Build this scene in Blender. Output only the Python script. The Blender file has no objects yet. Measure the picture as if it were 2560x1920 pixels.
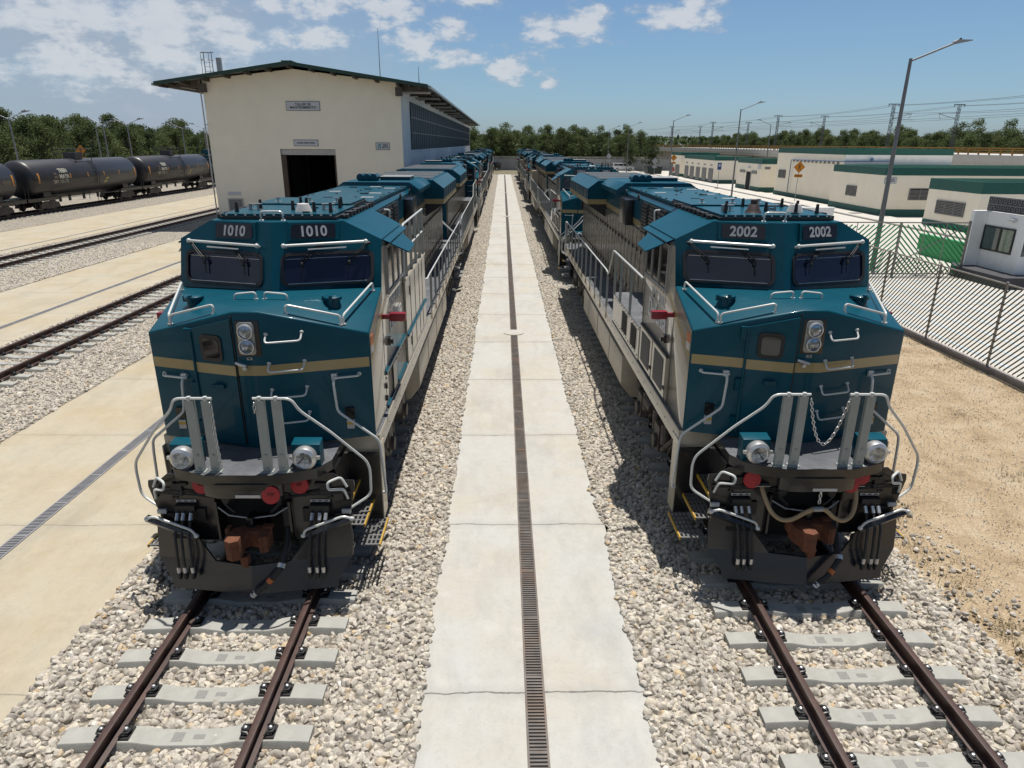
import bpy, bmesh, math, random
from math import sin, cos, pi, radians, sqrt, atan2
from mathutils import Vector, Matrix, noise as mnoise
random.seed(7)
S = bpy.context.scene
COL = S.collection
# ------------------------------------------------------------------ helpers
class MB:
    """collects shapes that become ONE mesh object"""
    def __init__(s): s.v = []; s.f = []; s.m = []
    def poly(s, pts, m=0):
        b = len(s.v); s.v += [tuple(p) for p in pts]; s.f.append(tuple(range(b, b+len(pts)))); s.m.append(m); return s
    def box(s, x0, x1, y0, y1, z0, z1, m=0, mt=None):
        b = len(s.v)
        s.v += [(x0,y0,z0),(x1,y0,z0),(x1,y1,z0),(x0,y1,z0),(x0,y0,z1),(x1,y0,z1),(x1,y1,z1),(x0,y1,z1)]
        for q in ((0,3,2,1),(4,5,6,7),(0,1,5,4),(1,2,6,5),(2,3,7,6),(3,0,4,7)):
            s.f.append(tuple(b+i for i in q)); s.m.append(m)
        if mt is not None: s.m[-5] = mt
        return s
    def prism(s, pts, ax, a, c, m=0, mcap=None):
        def P(p, t):
            return {'x':(t,p[0],p[1]),'y':(p[0],t,p[1]),'z':(p[0],p[1],t)}[ax]
        n = len(pts); b = len(s.v)
        s.v += [P(p,a) for p in pts] + [P(p,c) for p in pts]
        mc = m if mcap is None else mcap
        s.f.append(tuple(range(b, b+n))); s.m.append(mc)
        s.f.append(tuple(range(b+2*n-1, b+n-1, -1))); s.m.append(mc)
        for i in range(n):
            j = (i+1) % n
            s.f.append((b+i, b+j, b+n+j, b+n+i)); s.m.append(m)
        return s
    def loft(s, rings, m=0, caps=True, closed=True):
        b = len(s.v); n = len(rings[0])
        for r in rings: s.v += [tuple(p) for p in r]
        for k in range(len(rings)-1):
            for i in range(n if closed else n-1):
                j = (i+1) % n
                s.f.append((b+k*n+i, b+k*n+j, b+(k+1)*n+j, b+(k+1)*n+i)); s.m.append(m)
        if caps:
            s.f.append(tuple(b+i for i in range(n))[::-1]); s.m.append(m)
            e = b+(len(rings)-1)*n
            s.f.append(tuple(e+i for i in range(n))); s.m.append(m)
        return s
    def tube(s, pts, r, n=8, m=0, closed=False, rs=None):
        P = [Vector(p) for p in pts]; rings = []; up = None
        for i, p in enumerate(P):
            a = P[i-1] if (i > 0 or closed) else p; c = P[(i+1) % len(P)] if (i < len(P)-1 or closed) else p
            t = (c-a); t = t.normalized() if t.length > 1e-9 else Vector((0,0,1))
            if up is None:
                up = Vector((0,0,1)) if abs(t.z) < .9 else Vector((0,1,0))
            sd = t.cross(up)
            if sd.length < 1e-6: sd = t.cross(Vector((1,0,0)))
            sd.normalize(); up = sd.cross(t).normalized()
            rr = rs[i] if rs else r
            rings.append([p + (sd*cos(2*pi*k/n) + up*sin(2*pi*k/n))*rr for k in range(n)])
        if closed: rings.append(rings[0])
        return s.loft(rings, m, caps=not closed)
    def cyl(s, p0, p1, r, n=12, m=0, r2=None): return s.tube([p0, p1], r, n, m, rs=[r, r if r2 is None else r2])
    def rev(s, p, ax, prof, n=16, m=0):
        """revolve profile [(r, h)] round axis ax from p"""
        ax = Vector(ax).normalized(); u = ax.orthogonal().normalized(); w = ax.cross(u); p = Vector(p)
        return s.loft([[p+ax*h+(u*cos(2*pi*k/n)+w*sin(2*pi*k/n))*r for k in range(n)] for r, h in prof], m)
    def ell(s, p, rx, ry, rz, n=10, k=6, m=0):
        rings = []
        for i in range(k+1):
            t = -pi/2 + pi*i/k; q = max(cos(t), .02)
            rings.append([(p[0]+rx*q*cos(2*pi*j/n), p[1]+ry*q*sin(2*pi*j/n), p[2]+rz*sin(t)) for j in range(n)])
        return s.loft(rings, m)
    def mesh(s, name, mats, bevel=0, sharp=35, weld=True):
        me = bpy.data.meshes.new(name); me.from_pydata(s.v, [], s.f)
        for mm in mats: me.materials.append(mm)
        me.polygons.foreach_set('material_index', s.m)
        bm = bmesh.new(); bm.from_mesh(me)
        if weld: bmesh.ops.remove_doubles(bm, verts=bm.verts, dist=1e-5)
        bmesh.ops.recalc_face_normals(bm, faces=bm.faces)
        if bevel:
            es = [e for e in bm.edges if len(e.link_faces) == 2 and e.calc_face_angle(0) > .5]
            bmesh.ops.bevel(bm, geom=es, offset=bevel, segments=2, profile=.6, affect='EDGES', clamp_overlap=True)
        bm.to_mesh(me); bm.free()
        me.polygons.foreach_set('use_smooth', [True]*len(me.polygons))
        me.set_sharp_from_angle(angle=radians(sharp)); me.update()
        return me
    def build(s, name, mats, parent=None, loc=(0,0,0), bevel=0, sharp=35, weld=True):
        if not isinstance(mats, (list, tuple)): mats = [mats]
        return link(name, s.mesh(name, mats, bevel, sharp, weld), parent, loc)
def link(name, data, parent=None, loc=(0,0,0), rz=0):
    o = bpy.data.objects.new(name, data); COL.objects.link(o); o.location = loc; o.rotation_euler = (0,0,rz)
    if parent: o.parent = parent
    return o
def tag(o, label=None, cat=None, group=None, kind=None):
    for k, v in (('label',label),('category',cat),('group',group),('kind',kind)):
        if v: o[k] = v
    return o
def thing(name, label, cat, loc=(0,0,0), rz=0, group=None):
    return tag(link(name, None, None, loc, rz), label, cat, group)
def copy_tree(o, parent=None, skip=()):
    c = o.copy(); COL.objects.link(c)
    if parent: c.parent = parent
    for ch in o.children:
        if ch.name.split('.')[0] in skip: continue
        copy_tree(ch, c, skip)
    return c
def rrect(x0, x1, z0, z1, r, n=5):
    out = []
    for cx, cz, a0 in ((x1-r,z1-r,0),(x0+r,z1-r,pi/2),(x0+r,z0+r,pi),(x1-r,z0+r,1.5*pi)):
        for i in range(n+1):
            a = a0+pi/2*i/n; out.append((cx+r*cos(a), cz+r*sin(a)))
    return out
def text_mesh(s, size, bold=.0, align='CENTER', xs=1, space=1, line=1):
    cu = bpy.data.curves.new('lettering', 'FONT'); cu.body = s; cu.size = size; cu.align_x = align; cu.align_y = 'CENTER'
    cu.offset = bold; cu.extrude = .002; cu.space_character = space; cu.space_line = line
    o = bpy.data.objects.new('lettering', cu); COL.objects.link(o)
    me = bpy.data.meshes.new_from_object(o.evaluated_get(bpy.context.evaluated_depsgraph_get()))
    bpy.data.objects.remove(o); bpy.data.curves.remove(cu)
    if xs != 1: me.transform(Matrix.Diagonal((xs,1,1,1)))
    return me
def text(name, s, size, mat, parent, loc, xdir, ydir, **kw):
    me = text_mesh(s, size, **kw); me.name = name; me.materials.clear(); me.materials.append(mat)
    x = Vector(xdir).normalized(); y = Vector(ydir).normalized(); z = x.cross(y).normalized(); y = z.cross(x)
    me.transform(Matrix((x, y, z)).transposed().to_4x4())
    o = link(name, me, parent, loc); return o
# ------------------------------------------------------------------ materials
def nodes(name):
    m = bpy.data.materials.new(name); m.use_nodes = True; nt = m.node_tree
    return m, nt, nt.nodes, nt.links, nt.nodes['Principled BSDF']
K = .72                      # every albedo below was matched by eye at exposure 0; the camera now exposes brighter
def kc(c): return tuple(v*K for v in c)
def pmat(name, col, rough=.5, metal=0, var=.12, scale=4, bump=0, bscale=60, coat=0, spec=.5, alt=None, altmix=0, altscale=1.5):
    m, nt, N, Lk, B = nodes(name); col = kc(col); alt = kc(alt) if alt else None
    B.inputs['Roughness'].default_value = rough; B.inputs['Metallic'].default_value = metal
    B.inputs['Coat Weight'].default_value = coat; B.inputs['Coat Roughness'].default_value = .06
    B.inputs['Specular IOR Level'].default_value = spec
    tc = N.new('ShaderNodeTexCoord')
    nz = N.new('ShaderNodeTexNoise'); nz.inputs['Scale'].default_value = scale; nz.inputs['Detail'].default_value = 6; nz.inputs['Roughness'].default_value = .65
    Lk.new(tc.outputs['Object'], nz.inputs['Vector'])
    mr = N.new('ShaderNodeMapRange'); mr.inputs['From Min'].default_value = .3; mr.inputs['From Max'].default_value = .7
    mr.inputs['To Min'].default_value = 1-var; mr.inputs['To Max'].default_value = 1+var
    Lk.new(nz.outputs['Fac'], mr.inputs['Value'])
    sc = N.new('ShaderNodeVectorMath'); sc.operation = 'SCALE'; sc.inputs[0].default_value = col[:3]
    Lk.new(mr.outputs['Result'], sc.inputs['Scale']); out = sc.outputs['Vector']
    if alt:
        n2 = N.new('ShaderNodeTexNoise'); n2.inputs['Scale'].default_value = altscale; n2.inputs['Detail'].default_value = 8; n2.inputs['Roughness'].default_value = .7
        Lk.new(tc.outputs['Object'], n2.inputs['Vector'])
        r2 = N.new('ShaderNodeMapRange'); r2.inputs['From Min'].default_value = .48; r2.inputs['From Max'].default_value = .72; r2.inputs['To Max'].default_value = altmix
        Lk.new(n2.outputs['Fac'], r2.inputs['Value'])
        mx = N.new('ShaderNodeMix'); mx.data_type = 'RGBA'; Lk.new(r2.outputs['Result'], mx.inputs['Factor'])
        Lk.new(out, mx.inputs[6]); mx.inputs[7].default_value = (*alt, 1); out = mx.outputs[2]
    Lk.new(out, B.inputs['Base Color'])
    if bump:
        n3 = N.new('ShaderNodeTexNoise'); n3.inputs['Scale'].default_value = bscale; n3.inputs['Detail'].default_value = 4
        Lk.new(tc.outputs['Object'], n3.inputs['Vector'])
        bp = N.new('ShaderNodeBump'); bp.inputs['Strength'].default_value = bump; bp.inputs['Distance'].default_value = .02
        Lk.new(n3.outputs['Fac'], bp.inputs['Height']); Lk.new(bp.outputs['Normal'], B.inputs['Normal'])
    return m
TEAL = (.0022/.72, .053/.72, .080/.72)
M = {}
M['teal'] = pmat('teal_paint', TEAL, .38, var=.10, scale=2.5, coat=.14, spec=.12, alt=(.005/.72,.066/.72,.098/.72), altmix=.35, altscale=2.2)
M['cream'] = pmat('cream_paint', (.50,.445,.345), .28, var=.08, scale=2, coat=.4, alt=(.36,.31,.24), altmix=.4, altscale=2.5)
M['gold'] = pmat('gold_stripe_paint', (.40,.30,.13), .4, var=.06, coat=.3)
M['black'] = pmat('black_underframe_paint', (.0125,.0125,.015), .30, var=.3, scale=3, coat=.2, alt=(.035,.032,.030), altmix=.4, altscale=3)
M['plow'] = pmat('plow_paint', (.012,.015,.024), .25, var=.25, scale=2, coat=.3, alt=(.05,.045,.04), altmix=.3, altscale=5)
M['deck'] = pmat('non_slip_deck', (.10,.107,.12), .75, var=.25, scale=3, bump=.3, bscale=200, alt=(.22,.22,.225), altmix=.5, altscale=3)
M['white'] = pmat('white_handrail_paint', (.66,.68,.66), .35, var=.06, coat=.2)
M['grey'] = pmat('grey_post_paint', (.36,.39,.37), .45, var=.08)
M['steel'] = pmat('galvanised_steel', (.42,.42,.41), .45, metal=.6, var=.12)
M['silver'] = pmat('silver_metal', (.72,.72,.72), .35, metal=.75, var=.08)
M['chrome'] = pmat('lamp_reflector', (.82,.84,.87), .1, metal=1, var=.03)
M['rubber'] = pmat('black_rubber', (.013,.013,.014), .55, var=.2)
M['glass'] = pmat('dark_cab_glass', (.010,.012,.032), .04, var=.2, spec=.6)
M['sideglass'] = pmat('dark_side_glass', (.012,.013,.016), .05, var=.2, spec=.7)
M['lens'] = pmat('lamp_glass_blue_reflect', (.30,.36,.46), .08, metal=.85, var=.7, scale=16)  # blue blotched colour stands in for reflections in the lens
M['rust'] = pmat('rusty_cast_steel', (.13,.042,.018), .85, var=.4, scale=9, bump=.4, bscale=40, alt=(.24,.075,.024), altmix=.6, altscale=4)
M['red'] = pmat('red_cap', (.50,.02,.022), .45, var=.1)
M['mirror'] = pmat('maroon_mirror_box', (.26,.006,.022), .4, var=.1, coat=.2)
M['board'] = pmat('number_board_black', (.012,.012,.015), .25, var=.1)
M['digit'] = pmat('number_board_digit', (.42,.43,.46), .5, var=.05)
M['hose'] = pmat('beige_hose', (.40,.29,.16), .6, var=.12)
M['label'] = pmat('white_label', (.62,.60,.57), .5, var=.05)
M['yellowlabel'] = pmat('yellow_label', (.65,.42,.05), .5, var=.1)
M['orange'] = pmat('orange_label', (.62,.16,.03), .5, var=.1)
M['yedge'] = pmat('yellow_step_edge', (.50,.30,.03), .55, var=.15)
M['cabside'] = pmat('cream_reflection_dark', (.36,.325,.26), .22, var=.08, scale=2, coat=.5, alt=(.28,.25,.2), altmix=.4, altscale=2.5)  # the cream darkened, standing in for dark reflections on the cab sides
m_, nt_, N_, Lk_, B_ = nodes('glossy_hood_paint')
B_.inputs['Base Color'].default_value = (.27,.245,.20,1); B_.inputs['Metallic'].default_value = .55; B_.inputs['Roughness'].default_value = .16
t_ = N_.new('ShaderNodeTexCoord'); p_ = N_.new('ShaderNodeMapping'); p_.inputs['Scale'].default_value = (1,7,.45); Lk_.new(t_.outputs['Object'], p_.inputs['Vector'])
n_ = N_.new('ShaderNodeTexNoise'); n_.inputs['Scale'].default_value = 1.6; n_.inputs['Detail'].default_value = 3; Lk_.new(p_.outputs[0], n_.inputs['Vector'])
u_ = N_.new('ShaderNodeBump'); u_.inputs['Strength'].default_value = .55; u_.inputs['Distance'].default_value = .10; Lk_.new(n_.outputs['Fac'], u_.inputs['Height']); Lk_.new(u_.outputs['Normal'], B_.inputs['Normal'])
M['hoodpaint'] = m_
M['navy'] = pmat('navy_door_panel', (.004,.020,.036), .5, var=.1, spec=.3)
M['tread'] = pmat('step_tread_shaded', (.16,.16,.16), .55, metal=.3, var=.2)  # tread metal coloured darker for the shade the front steps lie in
M['grille'] = pmat('radiator_grille', (.16,.24,.29), .6, var=.5, scale=40)
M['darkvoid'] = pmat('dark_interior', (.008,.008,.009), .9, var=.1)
M['letter'] = pmat('grey_white_lettering', (.84,.84,.83), .5, var=.04)
M['fueltank'] = pmat('fuel_tank_paint', (.48,.43,.34), .4, var=.12, coat=.2, alt=(.3,.26,.2), altmix=.5, altscale=3)
M['truck'] = pmat('bogie_grime', (.075,.066,.056), .6, var=.4, scale=6, alt=(.22,.19,.15), altmix=.5, altscale=3)
M['wheel'] = pmat('wheel_steel', (.05,.045,.042), .5, metal=.4, var=.3)
# ------------------------------------------------------------------ locomotive
def yF(x, z): return .70 + .3065*abs(x) + .3226*(z-3.70)         # the two raked planes of the cab front
def yN(x):                                                        # the nose front in plan
    a = abs(x); return -.42 if a <= .16 else -.42 + (a-.16)/1.34*.42
def smooth_path(pts, r=.06, n=4):
    """rounds the corners of a bent pipe"""
    P = [Vector(p) for p in pts]; out = [P[0]]
    for i in range(1, len(P)-1):
        a = (P[i-1]-P[i]); c = (P[i+1]-P[i]); ra = min(r, a.length*.45); rc = min(r, c.length*.45)
        A = P[i]+a.normalized()*ra; Cc = P[i]+c.normalized()*rc
        for k in range(n+1):
            t = k/n; out.append(A*(1-t)**2 + P[i]*2*t*(1-t) + Cc*t*t)
    out.append(P[-1]); return out
def pipe(mb, pts, r=.017, m=0, n=8, bend=.06): return mb.tube(smooth_path(pts, bend), r, n, m)
def grab(name, mat, par, a, b, off, r=.013, foot=True):
    """a U-shaped grab iron between a and b standing off by vector off"""
    a = Vector(a); b = Vector(b); off = Vector(off); mb = MB()
    pipe(mb, [a, a+off, b+off, b], r, bend=.05)
    if foot:
        for p in (a, b): mb.cyl(p-off*.02, p+off*.12, r*2.1, 10)
    return mb.build(name, mat, par)
def build_loco():
    root = thing('locomotive', 'x', 'locomotive')
    P = lambda mb, name, mats, par=root, **k: mb.build(name, mats, par, **k)
    # ---- nose
    mb = MB(); A = (-1.5,0); B = (-.16,-.42); Cc = (.16,-.42); D = (1.5,0); tops = {A:3.27,B:3.66,Cc:3.66,D:3.27}
    for p, q in ((A,B),(B,Cc),(Cc,D)):
        for (z0a,z0b,z1a,z1b,mi) in ((1.745,1.745,2.79,2.79,0),(2.79,2.79,2.93,2.93,1),(2.93,2.93,tops[p],tops[q],0)):
            mb.poly([(*p,z0a),(*q,z0b),(*q,z1b),(*p,z1a)], mi)
    bc = (0,.70,3.70)
    for s in (-1,1):
        E = (1.5*s,1.15,3.67); a = (1.5*s,0,3.27); b = (.16*s,-.42,3.66)
        mb.poly([a,b,E]); mb.poly([b,bc,E])
        X = 1.5*s
        mb.poly([(X,0,1.745),(X,1.15,1.745),(X,1.15,3.26),(X,0,2.79)], 2)
        mb.poly([(X,0,2.79),(X,1.15,3.26),(X,1.15,3.40),(X,0,2.93)], 1)
        mb.poly([(X,0,2.93),(X,1.15,3.40),(X,1.15,3.67),(X,0,3.27)], 2)
        mb.poly([(0,.7,3.70),(X,1.15,3.67),(X,1.15,1.745),(0,1.15,1.745)], 0)
    mb.poly([(*B,3.66),(*Cc,3.66),bc])
    nose = P(mb, 'nose', [M['teal'],M['gold'],M['cabside']], bevel=.022, sharp=50)
    # door on the left half of the nose
    mb = MB()
    def nf(x, d=0): return yN(x)-d
    x0, x1 = -.80, -.20
    for xa, xb in ((x0,x1),):
        zt = lambda x: 3.27+(1.5-abs(x))/1.34*.39-.085
        for z0, z1a, z1b, mi in ((1.80,2.79,2.79,0),(2.79,2.93,2.93,1),(2.93,zt(xa),zt(xb),0)):
            f = [(xa,nf(xa,.035),z0),(xb,nf(xb,.035),z0),(xb,nf(xb,.035),z1b),(xa,nf(xa,.035),z1a)]
            bk = [(x,y+.06,z) for x,y,z in f]
            mb.poly(f, mi); mb.poly([f[0],bk[0],bk[3],f[3]], mi); mb.poly([f[1],f[2],bk[2],bk[1]], mi)
            if z1a > 3: mb.poly([f[3],bk[3],bk[2],f[2]], mi)
            if z0 < 2: mb.poly([f[0],f[1],bk[1],bk[0]], mi)
    door = P(mb, 'nose_door', [M['teal'],M['gold']])
    sl = .42/1.34
    def on_left(pts, d):                         # (x,z) outline on the left nose plane, stood off by d
        return [(x, yN(x)-d, z) for x, z in pts]
    def plate(name, outline, d0, d1, mats, par, plane=on_left, m=0):
        b = MB(); f = plane(outline, d1); k = plane(outline, d0); n = len(f)
        b.poly(f, m)
        for i in range(n): b.poly([f[i],k[i],k[(i+1)%n],f[(i+1)%n]], m)
        return b.build(name, mats, par)
    wf = plate('door_window', rrect(-.68,-.36,2.97,3.33,.07), .03, .055, M['rubber'], door)
    plate('pane', rrect(-.635,-.405,3.02,3.28,.05), .05, .060, M['sideglass'], wf)
    h = MB()
    for z in (3.30,2.55,1.98):
        h.box(-.90,-.79,yN(-.84)-.05,yN(-.84)+.03,z-.09,z+.09)
    h.cyl((-.81,yN(-.81)-.045,1.85),(-.81,yN(-.81)-.045,3.35),.018)
    h.box(-.56,-.40,-.42,-.36,2.60,2.66)
    P(h, 'door_hinge', M['teal'])
    h = MB(); h.tube([(-.17,-.47,2.985),(-.10,-.51,2.97),(-.03,-.51,2.95)], .02, 8); h.cyl((-.07,-.42,2.90),(-.07,-.47,2.90),.028)
    P(h, 'door_handle', M['silver'], door)
    # gap line beside the door and recessed head-lamp box
    h = MB(); h.box(-.192,-.178,-.43,-.40,1.80,3.60); P(h, 'door_seal', M['rubber'])
    h = MB(); h.box(-.150,.165,-.428,-.36,3.06,3.545); P(h, 'headlight_recess', M['black'], bevel=.01)
    h = MB(); h.prism(rrect(-.115,.105,3.085,3.525,.05), 'y', -.452, -.42)
    hc = P(h, 'headlight_cluster', M['steel'], bevel=.006)
    h = MB()
    for z in (3.405,3.207):
        h.rev((0,-.452,z), (0,-1,0), [(.098,0),(.104,.02),(.100,.045),(.086,.052),(.082,.03)], 24)
    P(h, 'bezel', M['silver'], hc)
    for z in (3.405,3.207):
        h = MB(); h.rev((0,-.446,z), (0,-1,0), [(.01,.004),(.05,.01),(.084,.038),(.082,.042),(.05,.05),(.012,.054)], 20)
        h.build('headlight', M['lens'], hc)
    h = MB(); h.box(-.04,.03,-.424,-.41,3.01,3.045); P(h, 'voltage_label', M['label'])
    text('lettering', '74V', .032, M['board'], root, (-.005,-.4265,3.027), (1,0,0), (0,0,1), bold=.001)
    # rungs up the right half of the nose
    for z in (3.34,2.94,2.57,2.20):
        grab('grab_iron', M['white'], root, (.235,yN(.235),z+.02), (.665,yN(.665),z+.02), (0,-.10,-.10))
    for s in (-1,1):
        grab('grab_iron', M['white'], root, (1.02*s if s>0 else -.98,yN(1.0),2.70), (1.34*s,yN(1.34),2.70), (0,-.07,-.01), r=.014)
        # handrails lying round the nose top
        def zt(x, y):                       # height of the nose top
            t = max(0, min(1, (abs(x)-.16)/1.34)); y0 = yN(x); zf = 3.66-.39*t
            yb = .7+.3*abs(x); k = max(0, min(1, (y-y0)/(yb-y0))); return zf+(3.69-zf)*k
        c1 = (1.17*s,-.02); c2 = (.47*s,-.23); c3 = (1.40*s,.98)
        for p, q in (((c1[0]-.03*s,c1[1]-.03),c2),(c1,c3)):
            grab('nose_handrail', M['white'], root, (*p,zt(*p)), (*q,zt(*q)), (0,0,.13), r=.016)
        p, q = (.06*s,.22), (.36*s,.24)
        grab('grab_iron', M['white'], root, (*p,3.68), (*q,zt(*q)), (0,0,.10), r=.015)
        h = MB(); zc = zt(.96,.34)
        h.rev((.96*s,.34,zc-.06), (0,0,1), [(.10,0),(.10,.17),(.125,.18),(.13,.215),(.10,.235),(.01,.24)], 18)
        h.box(.96*s-.02,.96*s+.02,.19,.24,zc+.08,zc+.19); h.box(.96*s-.15,.96*s-.10,.32,.36,zc+.08,zc+.16)
        P(h, 'sand_cap', M['teal'])
        h = MB(); xl = 1.18*s
        h.box(xl-.06,xl+.06,yN(1.18)-.03,yN(1.18)+.03,2.06,2.22,0); h.box(xl-.05,xl+.05,yN(1.18)-.02,yN(1.18)+.03,1.90,1.96,1); h.box(xl-.05,xl+.05,yN(1.18)-.02,yN(1.18)+.03,1.96,2.0,2); h.box(xl-.05,xl+.05,yN(1.18)-.02,yN(1.18)+.03,2.0,2.03,1)
        P(h, 'warning_label', [M['board'],M['label'],M['yellowlabel']])
        h = MB(); xs = 1.506*s
        h.box(min(xs,1.49*s),max(xs,1.49*s),.06,.24,3.06,3.20,0); h.box(min(xs,1.49*s),max(xs,1.49*s),.06,.24,2.95,3.06,1)
        P(h, 'side_label', [M['orange'],M['label']])
    # ---- cab
    mb = MB(); TC = (0,1.0,4.63)
    for s in (-1,1):
        X = 1.5*s; E = (X,1.15,3.67); EV = (X,1.38,4.35); RF = (.97*s,1.28,4.63); ER = (X,3.4,4.35); RR = (.97*s,3.4,4.63)
        mb.poly([E,bc,TC,RF,EV]); mb.poly([EV,RF,RR,ER])
        mb.poly([TC,RF,RR,(0,3.4,4.63)])
        mb.poly([(X,1.15,1.745),(X,3.4,1.745),(X,3.4,3.44),(X,1.6,3.44),(X,1.15,3.26)], 1)
        mb.poly([(X,1.15,3.26),(X,1.6,3.44),(X,1.42,3.51),(X,1.15,3.40)], 2)
        mb.poly([(X,1.15,3.40),(X,1.42,3.51),(X,1.6,3.44),(X,3.4,3.44),(X,3.4,4.24),(X,1.345,4.24),(X,1.15,3.67)], 1)
        mb.poly([(X,1.345,4.24),(X,3.4,4.24),(X,3.4,4.35),(X,1.38,4.35)], 0)
        mb.poly([(0,3.4,1.745),(X,3.4,1.745),(X,3.4,4.35),(.97*s,3.4,4.63),(0,3.4,4.63)], 3)
    cab = P(mb, 'cab', [M['teal'],M['cabside'],M['gold'],M['teal']], sharp=20)
    def fplane(pts, d):
        n = Vector((0,-1,.3226)).normalized()
        return [(x, yF(x,z)-d*.92, z+d*.3) for x, z in pts]
    for s in (-1,1):
        xi, xo = .13, 1.40
        o = [(s*x, z) for x, z in rrect(xi,xo,3.735,4.205,.11,6)]
        b = MB(); inn = [(s*x, z) for x, z in rrect(xi+.045,xo-.045,3.78,4.16,.085,6)]
        fo, fi, ko, ki = fplane(o,.035), fplane(inn,.035), fplane(o,-.01), fplane(inn,.004)
        n = len(o)
        for i in range(n):
            j = (i+1)%n
            b.poly([fo[i],fo[j],fi[j],fi[i]]); b.poly([fo[i],ko[i],ko[j],fo[j]]); b.poly([fi[i],fi[j],ki[j],ki[i]])
        wf = P(b, 'windshield', M['rubber'])
        b = MB(); b.poly(fplane(inn,.008)); b.build('pane', M['glass'], wf)
        b = MB()                                    # thin bright rubber lip low on the frame
        b.tube(fplane([(s*(xi+.10),3.772),(s*(xo-.10),3.772)],.040), .006, 6); b.build('trim', M['silver'], wf)
        b = MB(); b.tube(fplane([(s*(xi+.06),4.115),(s*(xo-.08),4.125)],.012), .005, 5); b.build('sunshade_edge', M['silver'], wf)
        # handrail above, wipers, number board
        b = MB(); za, zb = 4.285, 4.31
        a = fplane([(s*.19,za)],.11)[0]; c = fplane([(s*1.30,zb)],.11)[0]
        b.tube([a,c], .020, 10)
        for q, x, z in ((a,.19,za),(c,1.30,zb)):
            b.ell(q,.034,.034,.034); b.cyl(q, fplane([(s*x,z)],-.01)[0], .02)
        P(b, 'windshield_handrail', M['white'])
        for x in (.42,1.06):
            b = MB(); p0 = fplane([(s*(x+.26),4.30)],.03)[0]; p1 = fplane([(s*x,4.03)],.075)[0]
            p0b = fplane([(s*(x+.23),4.30)],.03)[0]; p1b = fplane([(s*(x-.02),4.06)],.075)[0]
            b.ell(p0,.04,.03,.025); b.tube([p0,p1],.009,6); b.tube([p0b,p1b],.007,6)
            q0 = fplane([(s*x,4.13)],.055)[0]; q1 = fplane([(s*(x-.015),3.88)],.055)[0]; b.tube([q0,q1],.009,6)
            b.ell(p1,.03,.02,.035)
            P(b, 'wiper', M['rubber'])
        b = MB(); q = fplane([(s*.50,4.232),(s*1.02,4.245)],.06); b.tube(q,.012,6); P(b, 'washer_bar', M['silver'])
        b = MB(); x0, x1 = sorted((.235*s,.915*s)); 
        f = [(x, .70+.3065*abs(x)+.3226*(z-3.7)-(.055 if z>4.5 else .045), z) for x, z in ((x0,4.375),(x1,4.375),(x1,4.625),(x0,4.625))]
        k = [(x, y+.14, z) for x, y, z in f]
        b.poly(f); 
        for i in range(4): b.poly([f[i],k[i],k[(i+1)%4],f[(i+1)%4]])
        nb = P(b, 'number_board', M['teal'])
        b = MB(); ol = rrect(x0+.045,x1-.045,4.40,4.60,.035,4)
        def nbp(pts, d): return [(x, yF(x,z)-.05-d, z) for x, z in pts]
        ff, kk = nbp(ol,.018), nbp(ol,0); b.poly(ff)
        for i in range(len(ff)): b.poly([ff[i],kk[i],kk[(i+1)%len(ff)],ff[(i+1)%len(ff)]])
        b.build('board_face', M['board'], nb)
    # side windows, visor, mirror, doors
    for s in (-1,1):
        X = 1.5*s; sgn = s
        def sbox(b, y0, y1, z0, z1, d0, d1, m=0): b.box(min(X+sgn*d0,X+sgn*d1),max(X+sgn*d0,X+sgn*d1),y0,y1,z0,z1,m)
        b = MB()
        for y0,y1,z0,z1 in ((1.62,1.68,3.45,4.22),(3.30,3.36,3.45,4.22),(1.68,3.30,3.45,3.50),(1.68,3.30,4.17,4.22),(2.20,2.26,3.50,4.17),(2.78,2.84,3.50,4.17)):
            sbox(b,y0,y1,z0,z1,-.01,.03)
        sw = P(b, 'side_window', M['steel'])
        for y0, y1 in ((1.68,2.20),(2.26,2.78),(2.84,3.30)):
            b = MB(); sbox(b,y0,y1,3.50,4.17,-.01,.012); b.build('pane', M['sideglass'], sw)
        b = MB(); a = [(1.45,4.33),(3.55,4.33)]
        b.poly([(X*.99,1.50,4.335),(X+sgn*.10,1.50,4.285),(X+sgn*.10,3.42,4.285),(X*.99,3.42,4.335)])
        b.poly([(X*.99,1.50,4.31),(X+sgn*.10,1.50,4.26),(X+sgn*.10,3.42,4.26),(X*.99,3.42,4.31)])
        b.poly([(X+sgn*.10,1.50,4.285),(X+sgn*.10,1.50,4.26),(X+sgn*.10,3.42,4.26),(X+sgn*.10,3.42,4.285)])
        t = [(X+sgn*.04,1.62,4.285),(X+sgn*.33,1.95,4.08),(X+sgn*.33,2.66,4.10),(X+sgn*.04,2.95,4.30)]
        b.poly(t); b.poly([(x,y,z-.02) for x,y,z in t])
        for i in range(4): p, q = t[i], t[(i+1)%4]; b.poly([p,q,(q[0],q[1],q[2]-.02),(p[0],p[1],p[2]-.02)])
        P(b, 'visor', M['teal'])
        b = MB(); b.box(min(X+.12*sgn,X+.36*sgn),max(X+.12*sgn,X+.36*sgn),.99,1.11,3.175,3.30)
        b.box(min(X-.01*sgn,X+.12*sgn),max(X-.01*sgn,X+.12*sgn),1.02,1.08,3.20,3.27)
        P(b, 'rear_view_mirror', M['mirror'], bevel=.012)
        b = MB(); b.box(min(X,X+.05*sgn),max(X,X+.05*sgn),1.40,1.52,2.68,2.80); b.box(min(X,X+.09*sgn),max(X,X+.09*sgn),1.43,1.49,2.70,2.76); P(b, 'latch', M['black'])
        # lower side doors
        b = MB()
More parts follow.
